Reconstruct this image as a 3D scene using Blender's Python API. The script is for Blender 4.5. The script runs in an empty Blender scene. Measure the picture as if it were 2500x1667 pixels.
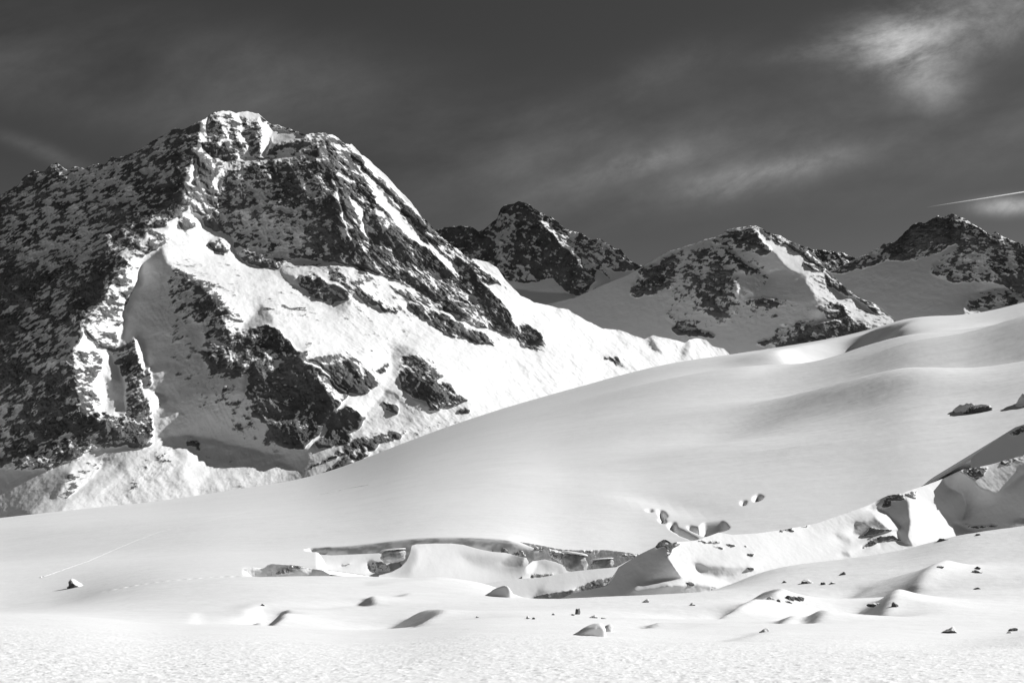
import bpy, math, numpy as np
from mathutils import Vector
sc = bpy.context.scene
R = math.radians

# ------------------------------------------------------------------ camera
F = 2600.0            # focal length in photo pixels (photo is 2500 x 1667)
HOR = 1400.0          # image row of eye level
CX = 1250.0
cd = bpy.data.cameras.new('camera'); cam = bpy.data.objects.new('camera', cd)
sc.collection.objects.link(cam); sc.camera = cam
cd.sensor_width = 36.0; cd.lens = 36.0 * F / 2500.0
cd.shift_y = (HOR - 833.5) / 2500.0
cd.clip_start = 0.3; cd.clip_end = 60000
cam.location = (0, 0, 0); cam.rotation_euler = (R(90), 0, 0)

# ------------------------------------------------------------------ sun, sky, exposure
SUN_AZ, SUN_EL = R(17), R(34)        # azimuth measured from +x (right) towards +y (away)
sv = Vector((math.cos(SUN_EL) * math.cos(SUN_AZ), math.cos(SUN_EL) * math.sin(SUN_AZ), math.sin(SUN_EL)))
sd = bpy.data.lights.new('sun', 'SUN'); so = bpy.data.objects.new('sun', sd); sc.collection.objects.link(so)
sd.energy = 5.0; sd.angle = R(0.5); sd.color = (1, 1, 1)
so.rotation_euler = sv.to_track_quat('Z', 'Y').to_euler(); so.location = sv * 50
sc.view_settings.view_transform = 'Standard'; sc.view_settings.look = 'None'
sc.view_settings.exposure = 0.25; sc.view_settings.gamma = 1.0; sc.view_settings.use_curve_mapping = False
sc.cycles.max_bounces = 6; sc.cycles.diffuse_bounces = 1

world = bpy.data.worlds.new('World'); sc.world = world; world.use_nodes = True
nt = world.node_tree; nt.nodes.clear()
def N(t, tree=None, **kw):
    n = (tree or nt).nodes.new(t)
    for k, v in kw.items(): setattr(n, k, v)
    return n
def math_(op, a, b=None, c=None, tree=None, clamp=False):
    tree = tree or nt
    n = tree.nodes.new('ShaderNodeMath'); n.operation = op; n.use_clamp = clamp
    for i, v in enumerate((a, b, c)):
        if v is None: continue
        if isinstance(v, (int, float)): n.inputs[i].default_value = v
        else: tree.links.new(v, n.inputs[i])
    return n.outputs[0]
def build_world():
    L = nt.links.new
    out = N('ShaderNodeOutputWorld'); bg = N('ShaderNodeBackground')
    sky = N('ShaderNodeTexSky'); sky.sky_type = 'NISHITA'; sky.sun_disc = False
    sky.sun_elevation = SUN_EL; sky.sun_rotation = math.pi / 2 - SUN_AZ
    sky.altitude = 2600; sky.air_density = 1.0; sky.dust_density = 0.2; sky.ozone_density = 1.0
    sep = N('ShaderNodeSeparateColor'); L(sky.outputs[0], sep.inputs[0])
    tc = N('ShaderNodeTexCoord'); sx = N('ShaderNodeSeparateXYZ'); L(tc.outputs['Generated'], sx.inputs[0])
    # black-and-white film behind a deep red filter: the sky's red light only
    red = sep.outputs[0]
    # direction -> place on a cloud sheet far above (x/y, z/y)
    yy = math_('MAXIMUM', sx.outputs[1], 0.05)
    u = math_('DIVIDE', sx.outputs[0], yy); v = math_('DIVIDE', sx.outputs[2], yy)
    front = math_('MULTIPLY', math_('GREATER_THAN', sx.outputs[1], 0.05), 1.0)
    def blob(px, py, rx, ry, rot, amp):
        cu, cv = (px - CX) / F, (HOR - py) / F
        c, s = math.cos(R(rot)), math.sin(R(rot))
        du = math_('SUBTRACT', u, cu); dv = math_('SUBTRACT', v, cv)
        p = math_('ADD', math_('MULTIPLY', du, c * F / rx), math_('MULTIPLY', dv, s * F / rx))
        q = math_('ADD', math_('MULTIPLY', du, -s * F / ry), math_('MULTIPLY', dv, c * F / ry))
        d = math_('ADD', math_('MULTIPLY', p, p), math_('MULTIPLY', q, q))
        return math_('MULTIPLY', math_('EXPONENT', math_('MULTIPLY', d, -1.0)), amp)
    def noise(su, sv_, rot, detail, rough, dist, off=0.0):
        cmb = N('ShaderNodeCombineXYZ')
        c, s = math.cos(R(rot)), math.sin(R(rot))
        p = math_('ADD', math_('MULTIPLY', u, c * su), math_('MULTIPLY', v, s * su))
        q = math_('ADD', math_('MULTIPLY', u, -s * sv_), math_('MULTIPLY', v, c * sv_))
        L(p, cmb.inputs[0]); L(q, cmb.inputs[1]); cmb.inputs[2].default_value = off
        n = N('ShaderNodeTexNoise'); n.inputs['Scale'].default_value = 1.0; n.inputs['Detail'].default_value = detail
        n.inputs['Roughness'].default_value = rough; n.inputs['Distortion'].default_value = dist
        L(cmb.outputs[0], n.inputs['Vector'])
        return n.outputs['Fac']
    fine = noise(9, 15, 16, 9, 0.68, 0.25, 1.3)
    soft = noise(3.2, 9, 14, 5, 0.55, 0.25, 4.1)
    fib = noise(20, 34, 18, 9, 0.7, 0.2, 8.8)
    f1 = math_('SMOOTH_MIN', math_('MULTIPLY', math_('MAXIMUM', math_('SUBTRACT', fine, 0.30), 0.0), 2.2), 1.0, 0.2)
    f2 = math_('MULTIPLY', math_('MAXIMUM', math_('SUBTRACT', soft, 0.36), 0.0), 3.0)
    f3 = math_('MULTIPLY', math_('MAXIMUM', math_('SUBTRACT', fib, 0.32), 0.0), 2.4)
    tot = None
    def add(x):
        nonlocal tot
        tot = x if tot is None else math_('ADD', tot, x)
    patch = None
    for b in CLOUDS:
        t = blob(*b); patch = t if patch is None else math_('ADD', patch, t)
    add(math_('MULTIPLY', patch, math_('ADD', math_('MULTIPLY', f1, 0.75), math_('MULTIPLY', math_('MULTIPLY', f1, f3), 0.5))))
    wide = None
    for b in VEILS:
        t = blob(*b); wide = t if wide is None else math_('ADD', wide, t)
    add(math_('MULTIPLY', wide, math_('MULTIPLY', f2, math_('ADD', 0.55, math_('MULTIPLY', f3, 0.45)))))
    cl = math_('MULTIPLY', tot, front)
    # clear sky tone and cloud tone
    base = math_('MULTIPLY', math_('MINIMUM', math_('MULTIPLY', red, SKY_GAIN), SKY_CAP), math_('ADD', 1.0, math_('MULTIPLY', math_('POWER', math_('MAXIMUM', math_('SUBTRACT', 1.0, math_('MULTIPLY', math_('ABSOLUTE', sx.outputs[2]), 2.9)), 0.0), 1.2), 1.7)))
    val = math_('ADD', base, math_('MULTIPLY', cl, 1.0))
    cmb = N('ShaderNodeCombineColor')
    for i in range(3): L(val, cmb.inputs[i])
    L(cmb.outputs[0], bg.inputs[0]); bg.inputs[1].default_value = 0.1
    L(bg.outputs[0], out.inputs[0])
SKY_GAIN = 0.42; SKY_CAP = 1.0
#          x     y    rx   ry  rot  amp
CLOUDS = [(2245, 165, 100, 70, -35, 4.2), (2200, 100, 150, 60, 8, 3.6), (2400, 40, 220, 80, 10, 2.6),
          (2470, 502, 80, 20, 2, 4.5), (1860, 425, 200, 34, 12, 2.6), (1560, 400, 160, 30, 14, 1.5),
          (110, 372, 150, 20, -22, .55), (1620, 170, 160, 50, 20, 0.4), (2050, 110, 160, 24, 12, 1.2)]
VEILS = [(1700, 380, 700, 130, 12, 0.8), (600, 190, 800, 120, -12, 0.6), (2300, 330, 500, 140, 10, 0.5),
         (100, 200, 500, 90, -16, 0.5), (1300, 330, 500, 90, 14, 0.4)]
build_world()

# ------------------------------------------------------------------ numpy helpers
rng = np.random.default_rng(7)
PERM = rng.permutation(256).astype(np.int32); PERM = np.concatenate([PERM, PERM, PERM])
G3 = rng.normal(size=(256, 3)); G3 = (G3 / np.linalg.norm(G3, axis=1, keepdims=True)).astype(np.float32)
def perlin(x, y, z):
    xi = np.floor(x); yi = np.floor(y); zi = np.floor(z)
    xf = (x - xi).astype(np.float32); yf = (y - yi).astype(np.float32); zf = (z - zi).astype(np.float32)
    xi = xi.astype(np.int32) & 255; yi = yi.astype(np.int32) & 255; zi = zi.astype(np.int32) & 255
    u = xf * xf * xf * (xf * (xf * 6 - 15) + 10); v = yf * yf * yf * (yf * (yf * 6 - 15) + 10); w = zf * zf * zf * (zf * (zf * 6 - 15) + 10)
    def g(dx, dy, dz):
        h = PERM[PERM[PERM[xi + dx] + yi + dy] + zi + dz]
        gv = G3[h]
        return gv[..., 0] * (xf - dx) + gv[..., 1] * (yf - dy) + gv[..., 2] * (zf - dz)
    a = g(0, 0, 0) * (1 - u) + g(1, 0, 0) * u; b = g(0, 1, 0) * (1 - u) + g(1, 1, 0) * u
    c = g(0, 0, 1) * (1 - u) + g(1, 0, 1) * u; d = g(0, 1, 1) * (1 - u) + g(1, 1, 1) * u
    return ((a * (1 - v) + b * v) * (1 - w) + (c * (1 - v) + d * v) * w) * 1.6
def fbm(x, y, z, octv=5, gain=0.5, ridged=False):
    s = 0; a = 1.0; t = 0
    for i in range(octv):
        n = perlin(x + 17.3 * i, y - 9.1 * i, z + 5.7 * i)
        if ridged: n = 1 - 2 * np.abs(n)
        s = s + a * n; t += a; a *= gain; x = x * 2.03; y = y * 2.03; z = z * 2.03
    return s / t
def blur(a, s):
    if s <= 0: return a
    r = max(1, int(3 * s)); k = np.exp(-0.5 * (np.arange(-r, r + 1) / s) ** 2); k /= k.sum()
    for ax in (0, 1):
        p = [(0, 0), (0, 0)]; p[ax] = (r, r)
        q = np.pad(a, p, mode='edge'); o = np.zeros_like(a)
        for i, w in enumerate(k):
            o += w * (q[i:i + a.shape[0], :] if ax == 0 else q[:, i:i + a.shape[1]])
        a = o
    return a
def dct2(a, inv=False):
    def f(a):
        n = a.shape[1]; v = np.concatenate([a, a[:, ::-1]], axis=1)
        V = np.fft.fft(v, axis=1)[:, :n]
        k = np.arange(n); return (V * np.exp(-1j * np.pi * k / (2 * n))).real / 2
    def g(A):
        n = A.shape[1]; k = np.arange(n)
        V = np.zeros((A.shape[0], 2 * n), complex)
        V[:, :n] = A * 2 * np.exp(1j * np.pi * k / (2 * n))
        V[:, n + 1:] = np.conj(V[:, 1:n][:, ::-1])
        return np.fft.ifft(V, axis=1).real[:, :n]
    h = g if inv else f
    return h(h(a).T).T
SD = np.array([0.90, 0.436])      # the way light travels across a wall, seen from the front (right, up)
def solve(ga, gb, w2, lam):
    """least-squares relief from slopes: exact along the light, looser across it (per-cell slopes, y down)"""
    h, w = ga.shape; ph, pw = h // 3, w // 3
    taper = lambda A: np.pad(A, ((ph, ph), (pw, pw)), mode='linear_ramp')
    s = taper(ga * SD[0] - gb * SD[1]); t = taper(ga * SD[1] + gb * SD[0])
    H, Wd = s.shape
    kx = 2 * np.pi * np.fft.fftfreq(Wd)[None, :]; ky = 2 * np.pi * np.fft.fftfreq(H)[:, None]
    kx = np.sin(kx / 2) * 2; ky = np.sin(ky / 2) * 2
    ks = kx * SD[0] - ky * SD[1]; kt = kx * SD[1] + ky * SD[0]
    num = -1j * (ks * np.fft.fft2(s) + w2 * kt * np.fft.fft2(t))
    den = ks ** 2 + w2 * kt ** 2 + lam
    return np.fft.ifft2(num / den).real[ph:ph + h, pw:pw + w]
def inpoly(poly, X, Y):
    m = np.zeros(X.shape, bool); n = len(poly); j = n - 1
    for i in range(n):
        xi, yi = poly[i]; xj, yj = poly[j]
        if yi != yj:
            m ^= ((yi > Y) != (yj > Y)) & (X < (xj - xi) * (Y - yi) / (yj - yi) + xi)
        j = i
    return m
def sstep(a, b, x):
    t = np.clip((x - a) / (b - a), 0, 1); return t * t * (3 - 2 * t)
def interp(pts, x):
    p = np.array(pts, float); return np.interp(x, p[:, 0], p[:, 1])
def bilin(A, fx, fy):
    h, w = A.shape; fx = np.clip(fx, 0, w - 1.001); fy = np.clip(fy, 0, h - 1.001)
    x0 = fx.astype(int); y0 = fy.astype(int); tx = fx - x0; ty = fy - y0
    return (A[y0, x0] * (1 - tx) + A[y0, x0 + 1] * tx) * (1 - ty) + (A[y0 + 1, x0] * (1 - tx) + A[y0 + 1, x0 + 1] * tx) * ty

def grid_object(name, P, attrs, mat, flip=False):
    """P: rows x cols x 3 -> one mesh object"""
    h, w, _ = P.shape
    me = bpy.data.meshes.new(name)
    nv = h * w; nf = (h - 1) * (w - 1)
    me.vertices.add(nv); me.vertices.foreach_set('co', P.reshape(-1).astype(np.float32))
    idx = np.arange(nv, dtype=np.int32).reshape(h, w)
    q = np.stack([idx[:-1, :-1], idx[:-1, 1:], idx[1:, 1:], idx[1:, :-1]], -1).reshape(-1, 4)
    if flip: q = q[:, ::-1]
    me.loops.add(nf * 4); me.polygons.add(nf)
    me.loops.foreach_set('vertex_index', q.reshape(-1).astype(np.int32))
    me.polygons.foreach_set('loop_start', np.arange(0, nf * 4, 4, dtype=np.int32))
    me.polygons.foreach_set('loop_total', np.full(nf, 4, np.int32))
    me.polygons.foreach_set('use_smooth', np.ones(nf, bool))
    me.update(calc_edges=True)
    for k, v in attrs.items():
        at = me.attributes.new(k, 'FLOAT', 'POINT'); at.data.foreach_set('value', v.reshape(-1).astype(np.float32))
    me.materials.append(mat)
    o = bpy.data.objects.new(name, me); sc.collection.objects.link(o)
    return o

# ------------------------------------------------------------------ materials
def snow_rock_material(name, edge=(.38, .58), snow=0.82, rock=(0.045, 0.22), scale=0.02, bump=0.5, fine=0.18, bump_dist=1.0):
    m = bpy.data.materials.new(name); m.use_nodes = True; t = m.node_tree; L = t.links.new
    bs = t.nodes['Principled BSDF']; bs.inputs['Roughness'].default_value = 0.85
    bs.inputs['Specular IOR Level'].default_value = 0.2
    at = N('ShaderNodeAttribute', t); at.attribute_name = 'rock'
    geo = N('ShaderNodeNewGeometry', t)
    n1 = N('ShaderNodeTexNoise', t); n1.inputs['Scale'].default_value = scale; n1.inputs['Detail'].default_value = 6; n1.inputs['Roughness'].default_value = 0.65
    L(geo.outputs['Position'], n1.inputs['Vector'])
    s = math_('ADD', at.outputs['Fac'], math_('MULTIPLY', math_('SUBTRACT', n1.outputs['Fac'], 0.5, tree=t), fine * 4, tree=t), tree=t)
    mr = N('ShaderNodeMapRange', t); mr.interpolation_type = 'SMOOTHSTEP'
    mr.inputs['From Min'].default_value = edge[0]; mr.inputs['From Max'].default_value = edge[1]; L(s, mr.inputs['Value'])
    n2 = N('ShaderNodeTexNoise', t); n2.inputs['Scale'].default_value = scale * 0.7; n2.inputs['Detail'].default_value = 8; n2.inputs['Roughness'].default_value = 0.7
    L(geo.outputs['Position'], n2.inputs['Vector'])
    rc = N('ShaderNodeMapRange', t); rc.inputs['From Min'].default_value = 0.3; rc.inputs['From Max'].default_value = 0.7
    rc.inputs['To Min'].default_value = rock[0]; rc.inputs['To Max'].default_value = rock[1]; L(n2.outputs['Fac'], rc.inputs['Value'])
    mix = N('ShaderNodeMix', t); mix.data_type = 'FLOAT'
    L(mr.outputs[0], mix.inputs[0]); mix.inputs[2].default_value = snow; L(rc.outputs[0], mix.inputs[3])
    cc = N('ShaderNodeCombineColor', t)
    for i in range(3): L(mix.outputs[0], cc.inputs[i])
    L(cc.outputs[0], bs.inputs['Base Color'])
    if bump:
        bp = N('ShaderNodeBump', t); bp.inputs['Distance'].default_value = bump_dist
        st = math_('ADD', math_('MULTIPLY', mr.outputs[0], bump, tree=t), bump * 0.12, tree=t); L(st, bp.inputs['Strength'])
        L(n2.outputs['Fac'], bp.inputs['Height']); L(bp.outputs[0], bs.inputs['Normal'])
    return m
MAT_MOUNT = snow_rock_material('snow_and_rock', scale=0.03, bump=0.8, bump_dist=12)
MAT_FAR = snow_rock_material('distant_snow_and_rock', scale=0.015, bump=0.8, bump_dist=25)
MAT_RIDGE = snow_rock_material('moraine_snow', scale=0.35, bump=0.6, bump_dist=0.5)
MAT_ICE = snow_rock_material('snow_and_ice', rock=(.10, .42), scale=0.5, bump=0.5, bump_dist=0.4)

# ------------------------------------------------------------------ relief builder
def relief(name, x0, x1, crest, bottom, Dref, ref, a0, b0, paints, mat, step=2.0, lam=1e-6, w2=0.2, seed=0,
           amp=0.004, nscale=1 / 120.0, jag=3.0, warp=6.0, aniso=None, rockgain=1.0, smoothrock=0.0, xfine=None,
           backdrop=0.7, rows=None, snowamp=0.12, snowwave=0.0):
    """A mountain side seen face-on. Its shape is a field of real distances: every paint entry gives one
    facet of the mountain (outline, how it turns left/right (a), how far it leans back (b), how rocky; caves use it as painted shade)."""
    ys = [p[1] for p in crest]; yb = [p[1] for p in bottom]
    S = 2.0
    gx = np.arange(x0 - 40, x1 + 40, S); gy = np.arange(min(ys) - 30, max(yb) + 30, S)
    X, Y = np.meshgrid(gx, gy)
    wx = (fbm(X / 30 + seed, Y / 30, np.full_like(X, seed * 1.7), 5, 0.7) * warp * 2)
    wy = (fbm(X / 30 + seed + 50, Y / 30, np.full_like(X, seed * 2.7), 5, 0.7) * warp * 2)
    a = np.full(X.shape, a0); b = np.full(X.shape, b0); rk = np.full(X.shape, 0.0)
    for p in paints:
        poly, pa, pb, pr = p[:4]; bl = p[4] if len(p) > 4 else 2.0
        q = np.array(poly, float)
        m = inpoly(poly, X + wx * min(1, bl / 2 + .3), Y + wy * min(1, bl / 2 + .3)).astype(float)
        # only blur a window
        r = int(3 * bl / S) + 12
        i0 = max(0, int((q[:, 1].min() - gy[0]) / S) - r); i1 = min(len(gy), int((q[:, 1].max() - gy[0]) / S) + r)
        j0 = max(0, int((q[:, 0].min() - gx[0]) / S) - r); j1 = min(len(gx), int((q[:, 0].max() - gx[0]) / S) + r)
        if i1 <= i0 or j1 <= j0: continue
        w = blur(m[i0:i1, j0:j1], bl / S)
        if pa is not None: a[i0:i1, j0:j1] += (pa - a[i0:i1, j0:j1]) * w
        if pb is not None: b[i0:i1, j0:j1] += (pb - b[i0:i1, j0:j1]) * w
        if pr is not None: rk[i0:i1, j0:j1] += (pr - rk[i0:i1, j0:j1]) * w
    # beyond the outline each column keeps its last slope, so nothing outside the wall bends it
    jt = np.clip(((interp(crest, gx) + 3 - gy[0]) / S).astype(int), 0, len(gy) - 1); jb = np.clip(((interp(bottom, gx) - 2 - gy[0]) / S).astype(int), 0, len(gy) - 1)
    jt = np.minimum(jt, jb)
    ii = np.clip(np.arange(len(gy))[:, None], jt[None, :], jb[None, :]); cc = np.broadcast_to(np.arange(len(gx)), ii.shape)
    a = a[ii, cc]; b = b[ii, cc]; rk = rk[ii, cc]
    c = S / F
    phi = solve((a - a0) * c, -(b - b0) * c, w2, lam)
    # vertices
    xs = np.arange(x0, x1 + step, step)
    ct = interp(crest, xs); bt = interp(bottom, xs)
    jn = fbm(xs / 26.0 + seed * 3.1, xs * 0, xs * 0 + 2.2, 6, 0.62)
    cr0 = bilin(rk, (xs - gx[0]) / S, (ct + 6 - gy[0]) / S)
    ct = ct + jn * jag * (0.25 + 1.2 * np.clip(cr0, 0, 1))
    if rows is None: rows = int((bt - ct).max() / step)
    t = np.linspace(0, 1, rows)[:, None]
    VX = np.broadcast_to(xs, (rows, len(xs))); VY = bt + (ct - bt) * t
    fx = (VX - gx[0]) / S; fy = (VY - gy[0]) / S
    ph = bilin(phi, fx, fy); rock = bilin(rk, fx, fy)
    u = (VX - CX) / F; v = (HOR - VY) / F; ur = (ref[0] - CX) / F; vr = (HOR - ref[1]) / F
    l = math.log(Dref) + a0 * (u - ur) + b0 * (v - vr) + ph
    D = np.exp(l)
    # crags: world-space noise pushes the wall in and out
    k = nscale
    wxn, wyn, wzn = u * D * k, D * k, v * D * k
    zones = aniso or [(-9999, 0, 1.0)]
    n1 = np.zeros_like(l); n2 = np.zeros_like(l); n4 = np.zeros_like(l); n5 = np.zeros_like(l)
    wob = 35 * fbm(VX / 60 + seed, VY / 60, VX * 0, 3)
    for zi, (zx, ang, st) in enumerate(zones):
        lo = sstep(zx - 35, zx + 35, VX + wob) if zi else np.ones_like(l)
        hi = (1 - sstep(zones[zi + 1][0] - 35, zones[zi + 1][0] + 35, VX + wob)) if zi + 1 < len(zones) else np.ones_like(l)
        wgt = lo * hi; cols = np.where(wgt.max(0) > 0)[0]
        if not len(cols): continue
        c0, c1 = cols[0], cols[-1] + 1; q = slice(c0, c1)
        ca, sa = math.cos(R(ang)), math.sin(R(ang))
        px = (wxn[:, q] * ca + wzn[:, q] * sa) / st; pz = -wxn[:, q] * sa + wzn[:, q] * ca; py = wyn[:, q]
        n1[:, q] += wgt[:, q] * fbm(px + seed, py * 0.35, pz, 6, 0.58, ridged=True)
        n2[:, q] += wgt[:, q] * fbm(px * 2.7 + seed + 9, py * 0.8, pz * 2.7, 4, 0.6)
        n5[:, q] += wgt[:, q] * (fbm(px * st * 2.0 + .5 * pz + seed + 21, py * .6, pz * .55, 4, .6, ridged=True) - .35)
        n4[:, q] += wgt[:, q] * fbm(px * 10 + seed + 3, py * 4, pz * 10, 4, 0.7)
    n3 = fbm(wxn * 0.5 + seed, wyn * 0.3, wzn * 0.5, 5, 0.6)
    ra = np.clip(rock, 0, 1)
    am = amp * (snowamp + (1 - snowamp) * sstep(0.05, 0.6, ra))
    disp = am * (0.55 * n5 * (st > 0) + 0.34 * n4 + n1 * 1.0 + 0.35 * n2) + snowwave * amp * n3
    ln = l - disp
    D = np.exp(ln)
    # snow lies where the wall leans back, rock shows where it is steep
    dv = np.gradient(v, axis=0); dln = np.gradient(ln, axis=0); bl_ = dln / np.maximum(dv, 1e-6)
    dl0 = np.gradient(l, axis=0) / np.maximum(dv, 1e-6)
    steep = np.tanh(-(bl_ - dl0) * 0.7)
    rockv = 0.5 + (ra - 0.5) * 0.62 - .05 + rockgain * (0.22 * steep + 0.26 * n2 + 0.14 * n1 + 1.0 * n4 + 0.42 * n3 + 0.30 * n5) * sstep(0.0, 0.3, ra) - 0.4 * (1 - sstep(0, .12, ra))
    P = np.stack([u * D, D, v * D], -1)
    # far side: falls away behind the crest
    top = P[-1]; back_rows = []
    H = np.maximum((ct * 0 + v[-1] * D[-1]), 1.0)
    for q in (0.004, 0.02, 0.08, 0.2, 0.45):
        y2 = top[:, 1] * (1 + q); z2 = top[:, 2] - (top[:, 1] * q) * backdrop
        back_rows.append(np.stack([top[:, 0], y2, z2], -1))
    P = np.concatenate([P, np.array(back_rows)], 0)
    rockv = np.concatenate([rockv, np.repeat(rockv[-1:], 5, 0)], 0)
    o = grid_object(name, P, {'rock': rockv}, mat)
    o['kind'] = 'structure'
    return o

# ------------------------------------------------------------------ the great mountain
main_crest = [(-420, 640), (-200, 560), (0, 475), (40, 455), (60, 430), (85, 420), (110, 418), (125, 403), (138, 397), (150, 405), (165, 415), (190, 405), (205, 412), (240, 398), (255, 402), (270, 388), (300, 382), (330, 370), (362, 353), (400, 330), (420, 315), (450, 315), (480, 303), (510, 282), (540, 271), (555, 271), (575, 276), (600, 271), (630, 278), (660, 303), (700, 312), (735, 325), (765, 327), (790, 323), (810, 328), (840, 347), (860, 355), (880, 375), (900, 390), (920, 410), (940, 425), (970, 460), (1000, 490), (1030, 530), (1060, 560), (1085, 585), (1114, 608), (1150, 632), (1193, 640), (1215, 655), (1232, 682), (1270, 721), (1305, 738), (1346, 747), (1388, 757), (1433, 783), (1474, 803), (1512, 805), (1545, 818), (1573, 828), (1595, 819), (1624, 825), (1660, 833), (1672, 836), (1683, 829), (1705, 826), (1723, 829), (1739, 845), (1767, 850), (1785, 868), (1850, 900), (2000, 960)]
main_bottom = [(-420, 1380), (0, 1330), (400, 1290), (750, 1235), (1000, 1140), (1300, 1040), (1550, 970), (1800, 940), (2000, 1000)]
SH = -1.0
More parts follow.
